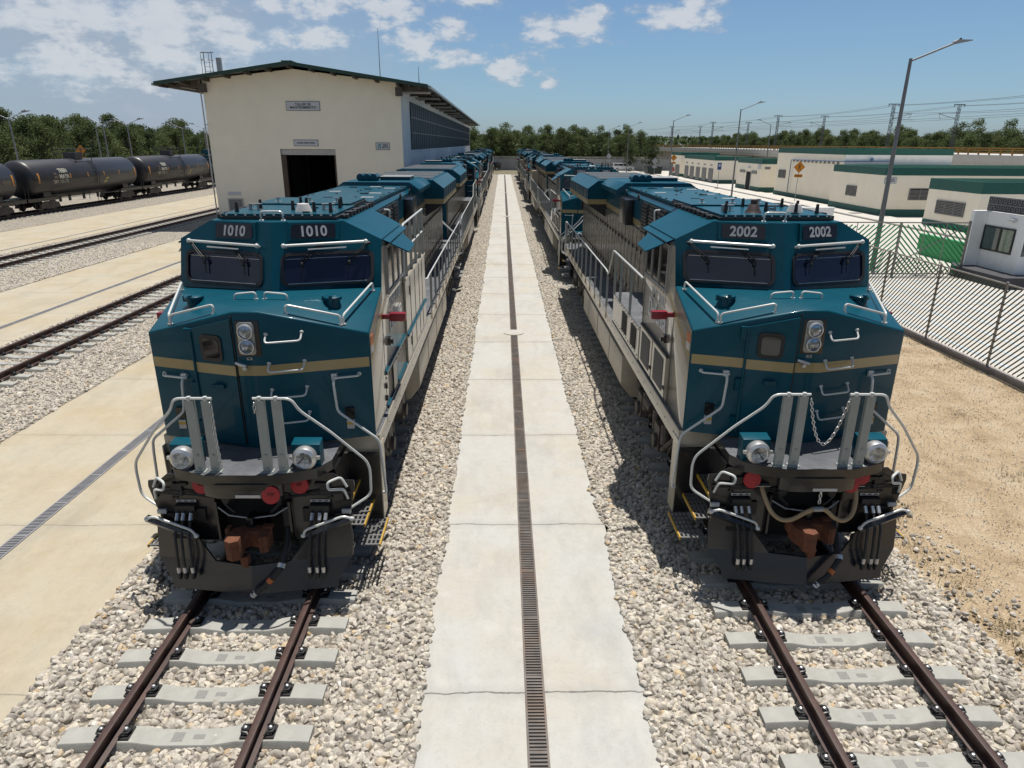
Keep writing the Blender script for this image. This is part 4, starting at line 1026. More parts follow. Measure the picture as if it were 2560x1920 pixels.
for i, y in enumerate((21.5,59,88)):
    b = MB(); b.rev((0,0,0),(0,0,1),[(.02,.0),(.33,.0),(.33,.016),(.01,.016)],24)
    tag(b.build('manhole_cover', M['path'], None, (.37,y,.053)), ['round concrete cover on the central drain nearest the camera','round concrete cover on the central drain, middle one','round concrete cover on the central drain, farthest one'][i], 'manhole cover', 'covers on the central drain')
# ------------------------------------------------------------------ workshop
M['wall'] = pmat('cream_wall', (1.13,1.04,.86), .85, var=.04, scale=.8, bump=.1, bscale=30, alt=(1.06,.97,.79), altmix=.4, altscale=.5)
M['whitewall'] = pmat('white_wall', (1.03,1.04,1.04), .85, var=.04, scale=.7, alt=(.55,.56,.56), altmix=.3, altscale=.6)
M['green'] = pmat('dark_green_band', (.004,.105,.088), .6, var=.06, scale=2)
M['greenroof'] = pmat('green_roof_edge', (.012,.055,.035), .5, var=.1)
M['roofsheet'] = pmat('roof_sheet', (.30,.31,.31), .5, metal=.3, var=.2, scale=3)
M['brownsteel'] = pmat('brown_roof_steel', (.10,.08,.065), .6, var=.2)
M['louvre'] = pmat('blue_grey_louvre', (.045,.055,.08), .5, var=.2)
M['louvregrey'] = pmat('grey_louvre', (.25,.25,.25), .5, var=.12)
M['pipe'] = pmat('white_pipe', (.6,.58,.54), .5, var=.06)
M['sign'] = pmat('sign_white', (.66,.68,.72), .5, var=.03)
M['signtext'] = pmat('sign_dark_text', (.03,.04,.055), .5)
M['signteal'] = pmat('sign_teal', (.10,.33,.36), .5)
M['brown'] = pmat('brown_door_frame', (.075,.045,.03), .6, var=.2)
W = thing('workshop', 'long cream gabled maintenance workshop with a dark rail door and green roof edge', 'workshop building', (-13.9,51,0))
def wp(b, name, mats, par=W, **k): return b.build(name, mats, par, **k)
xl, xr, za, zl, zr = -6.8, 6.8, 10.62, 9.93, 9.78; D0, D1, DZ = -1.9, 2.0, 5.45; YL = 104; XA = -.5
b = MB()
b.poly([(xl,0,-.1),(D0,0,-.1),(D0,0,DZ),(D1,0,DZ),(D1,0,-.1),(xr,0,-.1),(xr,0,zr),(XA,0,za),(xl,0,zl)],0)
b.poly([(D0,0,-.1),(D0,.35,-.1),(D0,.35,DZ),(D0,0,DZ)],2); b.poly([(D1,0,-.1),(D1,.35,-.1),(D1,.35,DZ),(D1,0,DZ)],2); b.poly([(D0,0,DZ),(D1,0,DZ),(D1,.35,DZ),(D0,.35,DZ)],2)
b.poly([(xr,0,-.1),(xr,YL,-.1),(xr,YL,zr),(xr,0,zr)],1); b.poly([(xl,0,-.1),(xl,YL,-.1),(xl,YL,zl),(xl,0,zl)],1)
b.poly([(xl,YL,-.1),(xr,YL,-.1),(xr,YL,zr),(XA,YL,za),(xl,YL,zl)],0)
wp(b, 'wall', [M['wall'],M['whitewall'],M['brown']], weld=True, sharp=20)
b = MB(); b.box(xr-.05,xr+.03,-.02,.02,-.1,zr-.02); 
b = MB(); ov = -1.25
RL, RRr = -9.5, 8.85
top = lambda x: za+.34 - ((XA-x)*(za+.34-9.66)/(XA-RL) if x < XA else (x-XA)*(za+.34-9.60)/(RRr-XA))
for x0, x1 in ((RL,XA),(XA,RRr)):
    q = [(x0,top(x0)),(x1,top(x1)),(x1,top(x1)-.10),(x0,top(x0)-.10)]
    b.prism(q, 'y', ov, YL+1.2, 0)
roof = wp(b, 'roof', [M['roofsheet']], sharp=20)
b = MB()
for x0, x1 in ((RL,XA),(XA,RRr)):
    b.prism([(x0,top(x0)+.03),(x1,top(x1)+.03),(x1,top(x1)-.20),(x0,top(x0)-.20)], 'y', ov-.06, ov-.002)
b.box(XA-.35,XA+.35,ov-.08,YL,top(XA)+.005,top(XA)+.06)
b.build('fascia', M['greenroof'], roof)
b = MB()
k = -9.2
while k < 8.6:                                     # purlin ends under the front verge
    z = top(k)-.103; b.box(k-.07,k+.07,ov+.05,-.002,z-.24,z)
    k += 1.45
b.build('purlin', M['brownsteel'], roof)
b = MB()
for s, xe, xw in ((-1,RL,xl),(1,RRr,xr)):
    y = .0
    while y < YL:
        z0 = top(xw)-.105; z1 = top(xe)-.105
        b.prism([(xw,z0),(xe-.1*s,z1),(xe-.1*s,z1-.12),(xw,z0-.55)][::s], 'y', y+.02, y+.16); y += 5.2
    for t in (.35,.7):
        xx = xw+(xe-xw)*t; z = top(xx)-.104; b.box(xx-.05,xx+.05,-1.15,YL,z-.16,z)
    b.box(xw-.30 if s>0 else xw-.15, xw+.15 if s>0 else xw+.30, -.42, -.003, top(xw)-.95, top(xw)-.40)
b.build('eave_rafter', M['brownsteel'], roof)
b = MB()
for xe in (RL,RRr):
    s = 1 if xe>0 else -1
    b.box(min(xe,xe+.18*s),max(xe,xe+.18*s),ov,YL+1.2,top(xe)-.22,top(xe)-.06)
b.build('gutter', M['steel'], roof)
b = MB(); y = 1.5
while y < YL:
    b.cyl((RRr-.1,y,top(RRr)-.32),(xr+.02,y,top(RRr)-.30),.09,8); y += 7
b.build('drain_pipe', M['pipe'], roof)
b = MB()
for k in range(200): b.box(RRr-.25,RRr+.02,k*.525,k*.525+.20,top(RRr)-.02,top(RRr)+.05)
b.build('sheet_edge', M['roofsheet'], roof, weld=False)
# louvre band on the side
b = MB(); b.box(xr,xr+.04,4.6,YL-2,5.40,8.85,0)
for k in range(58): b.box(xr+.04,xr+.075,4.6,YL-2,5.43+k*.0588,5.458+k*.0588,0)
for z in (6.60,7.72): b.box(xr+.04,xr+.10,4.6,YL-2,z,z+.09,1)
y = 4.6
while y < YL-2: b.box(xr+.04,xr+.09,y,y+.06,5.40,8.85,0); y += 1.5
wp(b, 'louvre_band', [M['louvre'],M['louvregrey']], weld=False)
for y, z in ((9,3.9),(24,3.7),(40,3.6)):
    b = MB(); b.prism([(y,z),(y+.35,z),(y+.1,z-.5)],'x',xr,xr+.22); wp(b, 'wall_lamp', M['black'])
for y in (44,60,78):
    b = MB(); b.box(xr,xr+.03,y,y+1.6,.1,3.0); wp(b, 'side_door', M['louvre'])
b = MB(); b.box(D0+.02,D1-.02,.10,.32,DZ-.40,DZ-.01)
for k in range(4): b.box(D0+.02,D1-.02,.08,.10,DZ-.38+k*.09,DZ-.34+k*.09)
wp(b, 'roller_shutter', M['pipe'])
b = MB(); b.box(D0,D0+.36,.02,.34,-.1,DZ-.41); b.box(D1-.12,D1,.02,.34,-.1,DZ-.41); wp(b, 'door_jamb', M['brown'])
b = MB(); b.box(xl+.1,xr-.1,.4,YL-.5,-.09,-.05)
for x in (-4.5,-2.8,3.0,4.6):
    for y in (4,10,18,28,40,56): b.box(x-.12,x+.12,y,y+.25,-.05,9)
wp(b, 'interior_column', M['brown'])
b = MB(); b.box(-6.05,-4.95,-.03,.0,.25,2.05,0)
for k in range(17): b.box(-5.97,-5.03,-.05,-.03,.32+k*.1,.37+k*.1,0)
b.box(-6.05,-5.97,-.055,-.03,.25,2.05,1); b.box(-5.03,-4.95,-.055,-.03,.25,2.05,1); b.box(-5.97,-5.03,-.055,-.03,1.97,2.05,1)
wp(b, 'vent_door', [M['louvregrey'],M['pipe']])
b = MB(); b.box(-6.0,-5.05,-.02,0,2.25,2.50); wp(b, 'small_sign', M['sign'])
def wsign(name, x0, x1, z0, z1, lines, size, teal=False):
    b = MB(); b.box(x0,x1,-.03,0,z0,z1,1); b.box(x0+.03,x1-.03,-.036,-.0301,z0+.03,z1-.03,0); o = wp(b, name, [M['sign'],M['signtext']])
    if teal:
        b = MB(); xa = x0+.12; b.prism([(xa,z0+.07),(xa+.05,z0+.32),(xa+.14,z1-.07),(xa+.24,z1-.10),(xa+.24,z0+.07),(xa+.16,z0+.07),(xa+.15,z0+.28),(xa+.09,z0+.28),(xa+.08,z0+.07)], 'y', -.041, -.0362); b.build('emblem', M['signteal'], o)
        text('lettering', lines, size, M['signtext'], o, ((x0+x1)/2+.17,-.040,(z0+z1)/2), (1,0,0), (0,0,1), bold=.006, line=.9)
    else: text('lettering', lines, size, M['signtext'], o, ((x0+x1)/2,-.040,(z0+z1)/2), (1,0,0), (0,0,1), bold=.006, line=.9)
wsign('name_sign', -1.18, 1.17, 7.97, 8.59, 'TALLER DE\nMANTENIMIENTO', .225)
wsign('access_sign', -.90, .84, 5.64, 6.07, 'ACCESO FERROVIARIO', .125)
wsign('emblem_sign', 4.88, 5.87, 5.42, 5.91, 'TREN\nMAYA', .155, True)
b = MB()
for i in range(2): b.tube([(xl-.14,-.06,.05),(xl-.14,-.06,zl-.1)], .05, 8)
for z in (1,3,5,7,9): b.box(xl-.2,xl+.02,-.10,-.02,z,z+.06)
wp(b, 'rain_pipe', M['pipe'])
b = MB(); lx, ly = xl-.25, 3.0
for dx in (-.28,.28): b.tube([(lx-.3+dx,ly,.2),(lx-.3+dx,ly,12.0)], .03, 6)
z = .5
while z < 11.6: b.tube([(lx-.58,ly,z),(lx-.02,ly,z)], .018, 5); z += .3
for z in [2.6+1.1*i for i in range(9)]:
    b.tube([(lx-.3-.4*cos(a),ly-.75*sin(a),z) for a in [pi*i/8 for i in range(9)]], .025, 5)
for a in (.25,.5,.75): b.tube([(lx-.3-.4*cos(pi*a),ly-.75*sin(pi*a),2.6),(lx-.3-.4*cos(pi*a),ly-.75*sin(pi*a),11.9)], .02, 5)
b.box(lx-.75,lx+.15,ly-.1,ly+.05,11.9,11.95); b.box(lx+.3,lx+.6,ly-.1,ly+.2,10.1,11.6)
wp(b, 'caged_ladder', M['steel'])
for x, y, z0, z1 in ((5.3,1.0,top(5.3)-.05,13.3),(8.0,1.0,top(8.0)-.05,10.95)):
    b = MB(); b.tube([(x,y,z0),(x,y,z1)], .03, 6, rs=[.035,.015]); wp(b, 'roof_antenna', M['steel'])
# ------------------------------------------------------------------ service buildings along the pavement
def hut(name, label, x0, x1, y0, y1, h, band, base, south='wall'):
    t = thing(name, label, 'service building', (x0,y0,0), 0, 'cream service buildings with green bands'); w, d = x1-x0, y1-y0
    b = MB(); b.box(.02,w-.02,.02,d-.02,-.1,h-.35,0)
    if south != 'wall': b.poly([(.02,.018,-.1),(w-.02,.018,-.1),(w-.02,.018,h-.35),(.02,.018,h-.35)],1)
    b.build('wall', [M['wall'],M[south]], t)
    b = MB()
    for q in ((0,w,0,.18),(0,w,d-.18,d),(0,.18,.18,d-.18),(w-.18,w,.18,d-.18)): b.box(q[0],q[1],q[2],q[3],h-band,h)
    b.build('parapet', M['green'], t)
    b = MB(); 
    for q in ((-.03,w+.03,-.03,.02),(-.03,.02,.02,d)): b.box(q[0],q[1],q[2],q[3],-.1,base)
    b.build('base_band', M['green'], t)
    return t
def louvre_w(t, y0, y1, z0, z1, bays=2):          # on the west face
    b = MB(); b.box(-.03,.02,y0,y1,z0,z1,1)
    n = max(4, int((z1-z0)/.11))
    for k in range(n): b.box(-.06,-.03,y0+.05,y1-.05,z0+.05+k*(z1-z0-.1)/n,z0+.05+(k+.5)*(z1-z0-.1)/n,0)
    for i in range(bays+1): yy = y0+(y1-y0-.05)*i/bays; b.box(-.075,-.0301,yy,yy+.05,z0,z1,0)
    for z in (z0,z1-.05): b.box(-.075,-.0301,y0+.05,y1-.05,z,z+.05,0)
    b.build('louvre_window', [M['louvregrey'],M['darkvoid']], t)
def louvre_s(t, x0, x1, z0, z1, bays=2):
    b = MB(); b.box(x0,x1,-.03,.015,z0,z1,1); n = max(4, int((z1-z0)/.11))
    for k in range(n): b.box(x0+.05,x1-.05,-.06,-.03,z0+.05+k*(z1-z0-.1)/n,z0+.05+(k+.5)*(z1-z0-.1)/n,0)
    for i in range(bays+1): xx = x0+(x1-x0-.05)*i/bays; b.box(xx,xx+.05,-.075,-.0301,z0,z1,0)
    b.build('louvre_window', [M['louvregrey'],M['darkvoid']], t)
H1 = hut('service_building', 'cream building with a three-bay louvre, behind the white booth', 33, 47, 47.9, 54.0, 3.58, .78, .55)
louvre_w(H1, 1.4, 4.7, 1.08, 2.07, 3)
H2 = hut('service_building', 'long cream building behind the tall lamp post, louvres on two faces', 33, 60, 60.6, 70.3, 4.13, .64, .64)
louvre_w(H2, 4.5, 6.4, 1.42, 2.34, 2); louvre_s(H2, 2.38, 4.3, 1.44, 2.41, 2)
b = MB(); b.box(.02,1.08,-.03,.018,2.82,3.32,1); b.box(.05,1.05,-.035,-.0301,2.85,3.29,0); o = b.build('emblem_sign', [M['sign'],M['signteal']], H2)
text('lettering', 'TREN\nMAYA', .16, M['signtext'], o, (.70,-.038,3.07), (1,0,0), (0,0,1), bold=.005, line=.9)
b = MB(); b.prism([(.14,2.9),(.2,3.1),(.28,3.22),(.36,3.2),(.36,2.9),(.3,2.9),(.29,3.05),(.22,3.05),(.21,2.9)],'y',-.039,-.0352); b.build('emblem', M['signteal'], o)
b = MB(); b.tube([(1.5,-.2,3.5),(1.5,-.2,4.55)],.03,6); 
H3 = hut('service_building', 'tallest cream building with a blue pipe along its top', 34.3, 45.2, 71.0, 88.5, 5.62, .60, .52, 'whitewall')
louvre_w(H3, 14.4, 16.5, 2.1, 3.05, 2)
b = MB(); pipe(b, [(-.25,12.6,.3),(-.25,12.6,4.28),(-.25,-.3,4.40),(4.6,-.3,4.45)], .05, 0)
for k in range(12): b.box(-.27,-.02,12.0-k,12.04-k,4.08,4.34,1)
b.ell((2.6,-.3,4.6),.15,.15,.2,8,5,0); b.ell((4.6,-.3,4.45),.1,.18,.22,8,5,0)
b.build('water_pipe', [pmat('blue_pipe',(.06,.13,.28),.4),M['steel']], H3)
H4 = hut('service_building', 'small cream building with a dark open doorway', 33.6, 42, 91.8, 101.2, 4.17, .62, .65)
def wbox(t, name, y0, y1, z0, z1, mats, d=.04, frame=None):
    b = MB(); b.box(-d-.02,.015,y0,y1,z0,z1,0)
    if frame: b.box(-d-.012,.015,y0-.12,y0-.001,z0,z1+.1,1); b.box(-d-.012,.015,y1+.001,y1+.12,z0,z1+.1,1)
    b.build(name, mats, t)
wbox(H4, 'doorway', 3.5, 5.2, .15, 2.45, [M['darkvoid'],M['sign']], frame=True); wbox(H4, 'window', 5.9, 8.0, 2.28, 2.63, [M['louvregrey']]); wbox(H4, 'window', 1.4, 3.3, 2.26, 2.66, [M['louvregrey']])
wbox(H4, 'wall_sign', .1, 1.2, 2.9, 3.45, [M['sign']]); wbox(H4, 'wall_sign', 4.0, 5.0, 2.9, 3.2, [M['sign']])
b = MB(); b.box(.5,1.2,-.04,.015,2.9,3.2); b.build('wall_sign', M['louvregrey'], H4)
H5 = hut('service_building', 'cream building with a row of five louvred doors', 33.6, 39.4, 112.2, 131.3, 4.1, .58, .60)
for y0,y1 in ((15.7,18.2),(12.0,14.5),(8.2,10.6),(4.3,6.8),(.5,3.0)):
    b = MB(); b.box(-.05,.015,y0,y1,.22,2.28)
    for k in range(14): b.box(-.08,-.05,y0+.1,y1-.1,.3+k*.14,.37+k*.14)
    b.build('louvred_door', M['louvregrey'], H5)
    b = MB(); b.box(-.03,.015,y0+.7,y1-.7,2.7,2.9); b.build('wall_sign', M['louvregrey'], H5)
H6 = hut('service_building', 'farthest cream building with two louvred doors and a red cabinet', 33.6, 40.9, 134.0, 142.0, 4.43, .48, .65)
for y0,y1 in ((.6,3.7),(5.8,8.0)):
    b = MB(); b.box(-.05,.015,y0,y1,.15,2.25)
    for k in range(14): b.box(-.08,-.05,y0+.1,y1-.1,.22+k*.14,.29+k*.14)
    b.build('louvred_door', M['louvregrey'], H6)
b = MB(); b.box(-.2,.015,4.4,5.4,.9,1.65); b.build('red_cabinet', M['red'], H6)
# ------------------------------------------------------------------ white booth
M['frameblk'] = pmat('black_window_frame', (.015,.015,.017), .45)
M['winglass'] = pmat('greenish_window_glass', (.06,.10,.10), .06, var=.3, scale=1, spec=.7)
M['charcoal'] = pmat('charcoal_plinth', (.045,.045,.055), .7, var=.15)
BO = thing('guard_booth', 'white guard booth with a sliding window and Greek-key parapet', 'booth', (22.9,29.9,0))
b = MB(); b.box(0,6,0,2.55,0,3.03,0); b.box(-.62,6,2.552,2.80,0,3.06,0); b.build('wall', [M['whitewall']], BO)
b = MB(); b.prism([(-1.2,2.6),(-.62,3.4),(-.05,2.5),(-.05,-.05),(6,-.05),(6,-.9),(-1.0,-.9)], 'z', -.1, .50); b.build('plinth', M['charcoal'], BO)
b = MB()
y0,y1,z0,z1 = .48,2.53,1.30,2.42
b.box(-.05,.01,y0,y1,z0,z0+.07); b.box(-.05,.01,y0,y1,z1-.07,z1); b.box(-.05,.01,y0,y0+.08,z0+.07,z1-.07); b.box(-.05,.01,y1-.08,y1,z0+.07,z1-.07); b.box(-.055,.01,1.32,1.44,z0+.07,z1-.07)
wfr = b.build('window', M['frameblk'], BO)
b = MB(); b.box(-.025,.0,y0+.08,1.32,z0+.07,z1-.07); b.build('pane', pmat('pale_window_glass',(.30,.36,.28),.08,var=.2,scale=1), wfr)
b = MB(); b.box(-.03,.0,1.44,y1-.08,z0+.07,z1-.07); b.build('pane', M['winglass'], wfr)
b = MB(); b.box(1.0,3.4,-.04,.01,.5,2.6); b.build('door', M['frameblk'], BO)
b = MB(); b.box(.1,.9,-.03,.01,1.3,2.4); b.build('side_pane', M['winglass'], BO)
# Greek-key screen
b = MB(); b.box(-.0,.14,.25,2.7,3.06,3.72,0); o = b.build('parapet', M['louvregrey'], BO)
b = MB(); 
for r in range(2):
    for k in range(8):
        ya = .30+k*.30; zz = 3.10+r*.31; d0, d1 = -.02, .0
        for (a0,a1,c0,c1) in ((0,.27,.0,.045),(0,.045,.045,.25),(.045,.22,.205,.25),(.175,.22,.09,.205),(.09,.175,.09,.13)):
            b.box(d0,d1,ya+.27-a1,ya+.27-a0,zz+c0,zz+c1)
b.build('key_pattern', M['signtext'], o, weld=False)
b = MB(); b.box(1.4,2.3,1.0,2.2,3.05,3.95,0); b.rev((1.38,1.6,3.55),(-1,0,0),[(.30,0),(.30,.02),(.02,.03)],18,1); b.build('air_conditioner', [M['sign'],M['louvregrey']], BO)
b = MB(); b.box(-.16,-.02,.55,1.0,2.78,2.84); b.box(-.05,.0,.7,.8,2.7,2.85); b.build('wall_lamp', M['sign'], BO)
# ------------------------------------------------------------------ fences
M['slat'] = pmat('dark_green_slat', (.035,.085,.062), .5, var=.1)
M['slatg'] = pmat('bright_green_slat', (.02,.34,.10), .5, var=.1)
M['post'] = pmat('galvanised_post', (.30,.285,.26), .5, metal=.4, var=.15)
def slats(x0, x1, z0, z1, sp, w, sgn, mb):
    """45 degree slats clipped to the bay, in the plane y=0 (x along, z up)"""
    H = z1-z0; k = x0-H
    while k < x1:
        for_x = [(k, z0), (k+H, z1)] if sgn > 0 else [(k, z1), (k+H, z0)]
        (xa, zA), (xb, zB) = for_x
        ta = max(0, (x0-xa)/(xb-xa)); tb = min(1, (x1-xa)/(xb-xa))
        if tb-ta > .03:
            pa = (xa+(xb-xa)*ta, zA+(zB-zA)*ta); pb = (xa+(xb-xa)*tb, zA+(zB-zA)*tb); h = w*.707
            mb.prism([(pa[0]-h*.5,pa[1]+sgn*h*.5),(pa[0]+h*.5,pa[1]-sgn*h*.5),(pb[0]+h*.5,pb[1]-sgn*h*.5),(pb[0]-h*.5,pb[1]+sgn*h*.5)], 'y', -.004, .004)
        k += sp
F = thing('slatted_fence', 'tall fence of diagonal dark slats on grey posts beside locomotive 2002', 'fence', (13.5,11.95,0), pi/2)
n = 7; bay = 2.9
for k in range(n+1):
    b = MB(); b.cyl((k*bay,0,0),(k*bay,0,2.48),.035,10); b.ell((k*bay,0,2.49),.04,.04,.025,8,4); b.build('post', M['post'], F)
for k in range(n):
    b = MB(); slats(k*bay+.04,(k+1)*bay-.04,.22,2.40,.172,.040,-1,b); b.build('slat_panel', M['slat'], F, weld=False)
    b = MB(); b.cyl((k*bay,0,2.44),((k+1)*bay,0,2.44),.024,8); b.build('top_rail', M['post'], F)
b = MB(); b.box(-8,n*bay,-.11,.11,-.1,.16); struct_k = b.build('base_wall', pmat('fence_base_concrete',(.33,.29,.26),.9,var=.2,alt=(.2,.17,.15),altmix=.6), F, bevel=.015)
GT = thing('slatted_gate', 'gate of diagonal bright green slats in a grey frame next to the white booth', 'gate', (13.5,32.15,0))
xs = [0,1.1,3.14,5.2,6.37,7.39,8.45]
for k, x in enumerate(xs):
    b = MB(); w = .09 if k in (3,6) else .03
    b.box(x-w/2,x+w/2,-w/2,w/2,0,2.55 if k != 6 else 2.62); b.build('post', M['post'], GT)
b = MB(); b.box(0,8.45,-.02,.02,2.5,2.55); b.box(0,8.45,-.022,.022,.10,.15); b.build('frame_rail', M['post'], GT)
for k in range(6):
    b = MB(); slats(xs[k]+.05,xs[k+1]-.05,.17,2.42,.25,.065,1 if k < 3 else -1,b); b.build('slat_panel', M['slatg'], GT, weld=False)
b = MB(); b.cyl((5.25,-.05,.6),(8.4,-.05,2.45),.022,6); b.build('brace', M['post'], GT)
b = MB(); b.box(0,.16,0,4.1,.25,1.10); b.box(-.05,.21,-.05,4.15,1.10,1.15); b.box(.02,.14,.2,3.9,0,.25)
tag(b.build('green_barrier', M['slatg'], None, (24.15,35.4,0)), 'bright green low barrier standing behind the slatted gate', 'barrier')
# ------------------------------------------------------------------ lamps, signs, masts
M['lampgrey'] = pmat('grey_lamp_post', (.20,.205,.215), .5, metal=.3, var=.1)
M['lampfar'] = pmat('pale_lamp_post', (.38,.39,.40), .5, metal=.2, var=.08)
def lamp(x, y, h, arms, label, group, r=.10, mat='lampgrey', az=0, al=1.9, rise=.65):
    t = thing('street_lamp', label, 'street lamp', (x,y,0), az, group)
    b = MB(); b.tube([(0,0,0),(0,0,h)], r, 12, rs=[r,r*.55]); b.box(-r*1.8,r*1.8,-r*1.8,r*1.8,0,.03); b.build('pole', M[mat], t)
    for s in arms:
        b = MB(); b.tube([(0,0,h-.12),(s*al,0,h+rise)], r*.34, 8); b.build('arm', M[mat], t)
        b = MB(); xa, xb = s*(al-.05), s*(al+.75)
        b.prism([(xa,h+rise-.06),(xb,h+rise+.10),(xb,h+rise+.14),(xa+s*.15,h+rise+.15),(xa,h+rise+.06)][::int(s)], 'y', -.13, .13); b.build('lamp_head', M['lampfar'], t)
        b = MB(); b.cyl((s*(al+.25),0,h+rise+.10),(s*(al+.25),0,h+rise+.22),.05,8); b.build('photocell', M['black'], t)
    return t
GL = 'street lamps along the yard'
lamp(19.0,34.5,9.75,(1,),'tall grey street lamp rising right behind the slatted gate, nearest of all',GL,.13)
lamp(26.9,82,9.7,(1,),'street lamp in front of the tallest cream building, second from the gate',GL,.11)
lamp(26.3,111.3,9.4,(1,),'street lamp beside the yellow crossing sign, third from the gate',GL,.11)
lamp(25.2,144,9.2,(1,),'street lamp before the boundary wall by the white van',GL,.10)
lamp(23.6,160,8.9,(1,),'street lamp against the boundary wall left of the white van',GL,.10)
lamp(48.4,130,9.4,(-1,),'street lamp with its arm to the left, behind the cream buildings',GL,.11)
GF = 'pale lamps beyond the boundary wall'
for x,y,h,a,l in ((31.7,200,7.4,(-1,),'pale lamp with one left arm standing before the wood'),(23.6,200,6.7,(1,),'short pale lamp before the wood, right of the locomotive row'),(9.3,200,7.6,(-1,1),'pale lamp with two arms right behind the right-hand locomotives'),(-3.7,200,7.1,(1,),'pale lamp beyond the end of the left locomotive row')):
    lamp(x,y,h,a,l,GF,.09,'lampfar',al=.9,rise=.5)
GK = 'lamps behind the tank cars'
for x,y,h,a,l in ((-49,72.6,8.0,(-1,1),'two-armed lamp behind the leftmost tank car'),(-52,93,7.6,(1,),'single-armed lamp with its arm to the right above the middle tank car'),(-49,89.3,7.9,(-1,),'single-armed lamp above the middle tank car, right of another'),(-49,95,8.0,(-1,1),'two-armed lamp above the coupling of two tank cars'),(-49,111,7.9,(-1,),'single-armed lamp above the tank car nearest the workshop'),(-49,119,8.0,(-1,1),'lamp half hidden by the caged ladder')):
    lamp(x,y,h,a,l,GK,.10,'lampfar',al=1.5,rise=.55)
M['signyellow'] = pmat('orange_sign', (.80,.29,.01), .5, var=.04)
M['signback'] = pmat('sign_back_grey', (.34,.36,.37), .5, var=.05)
M['signblue'] = pmat('blue_sign', (.03,.08,.32), .5)
def walker(b, x, z, s, y, m):
    b.rev((x,y,z+.42*s),(0,-1,0),[(.09*s,0),(.09*s,.006)],12,m)
    b.prism([(x-.10*s,z+.30*s),(x+.08*s,z+.31*s),(x+.07*s,z-.05*s),(x-.07*s,z-.05*s)],'y',y-.006,y,m)
    b.prism([(x-.07*s,z-.051*s),(x+.01*s,z-.051*s),(x-.14*s,z-.5*s),(x-.24*s,z-.5*s)],'y',y-.006,y,m); b.prism([(x+.011*s,z-.051*s),(x+.07*s,z-.051*s),(x+.24*s,z-.46*s),(x+.15*s,z-.5*s)],'y',y-.006,y,m)
    b.prism([(x+.081*s,z+.29*s),(x+.27*s,z+.06*s),(x+.22*s,z+.02*s),(x+.08*s,z+.18*s)],'y',y-.006,y,m); b.prism([(x-.101*s,z+.29*s),(x-.26*s,z+.02*s),(x-.20*s,z-.01*s),(x-.10*s,z+.16*s)],'y',y-.006,y,m)
def crossing_sign(x, y, zc, s, label, legs=True, rz=0):
    t = thing('crossing_sign', label, 'road sign', (x,y,0), rz, 'yellow pedestrian crossing signs')
    b = MB(); b.cyl((0,0,0),(0,0,zc+s*.5),.035,8); b.build('pole', M['lampfar'], t)
    b = MB(); b.prism([(0,zc-s),(s,zc),(0,zc+s),(-s,zc)],'y',-.06,-.04); d = b.build('sign_plate', M['signyellow'], t)
    b = MB(); q = .93; e = .88
    for i in range(4):
        P4 = [(0,-1),(1,0),(0,1),(-1,0)]; p, r_ = P4[i], P4[(i+1)%4]
        b.prism([(p[0]*s*q,zc+p[1]*s*q),(r_[0]*s*q,zc+r_[1]*s*q),(r_[0]*s*e,zc+r_[1]*s*e),(p[0]*s*e,zc+p[1]*s*e)],'y',-.064,-.0602)
    walker(b, 0, zc, s*.95, -.0604, 0); b.build('walking_figure', M['signtext'], d)
    b = MB(); z1 = zc-s-.12; b.box(-s*.72,s*.72,-.06,-.04,z1-.52*s,z1); pl = b.build('text_plate', M['signyellow'], t)
    b = MB()
    for k in range(6): b.box(-s*.58+k*s*.2,-s*.44+k*s*.2,-.064,-.0602,z1-.38*s,z1-.16*s)
    b.build('lettering', M['signtext'], pl)
crossing_sign(32.3,76.9,3.65,.62,'yellow diamond crossing sign in front of the tallest cream building')
crossing_sign(31.9,132.6,3.55,.62,'yellow diamond crossing sign by the farthest cream building')
def back_sign(x, y, zc, label):
    t = thing('road_sign', label, 'road sign', (x,y,0), 0, 'signs seen from behind'); b = MB(); b.cyl((0,0,0),(0,0,zc+.5),.035,8); b.build('pole', M['lampfar'], t)
    b = MB(); s = .62; b.prism([(0,zc-s),(s,zc),(0,zc+s),(-s,zc)],'y',-.06,-.04); b.build('sign_plate', M['signback'], t)
    b = MB(); b.box(-.42,.42,-.06,-.04,zc-s-.6,zc-s-.12); b.build('text_plate', M['signback'], t)
back_sign(28.3,132,2.95,'grey back of a diamond sign in front of the tree by the cream buildings')
back_sign(23.4,157,3.4,'grey back of a diamond sign left of the white van')
crossing_sign(-44.5,76,4.95,.55,'orange diamond sign showing above the middle tank car')
b = MB(); b.cyl((0,0,0),(0,0,3.4),.04,8,0); b.box(-.28,.28,-.05,-.03,2.55,3.5,1); b.box(-.13,.13,-.056,-.05,2.95,3.3,2); b.box(-.3,.3,-.3,.3,0,.12,3)
tag(b.build('parking_sign', [M['lampfar'],M['signblue'],M['sign'],M['louvregrey']], None, (30.7,100.2,0)), 'small blue sign on a thin pole before the row of five doors', 'road sign')
M['mast'] = pmat('catenary_mast_steel', (.085,.09,.10), .6, metal=.3, var=.1)
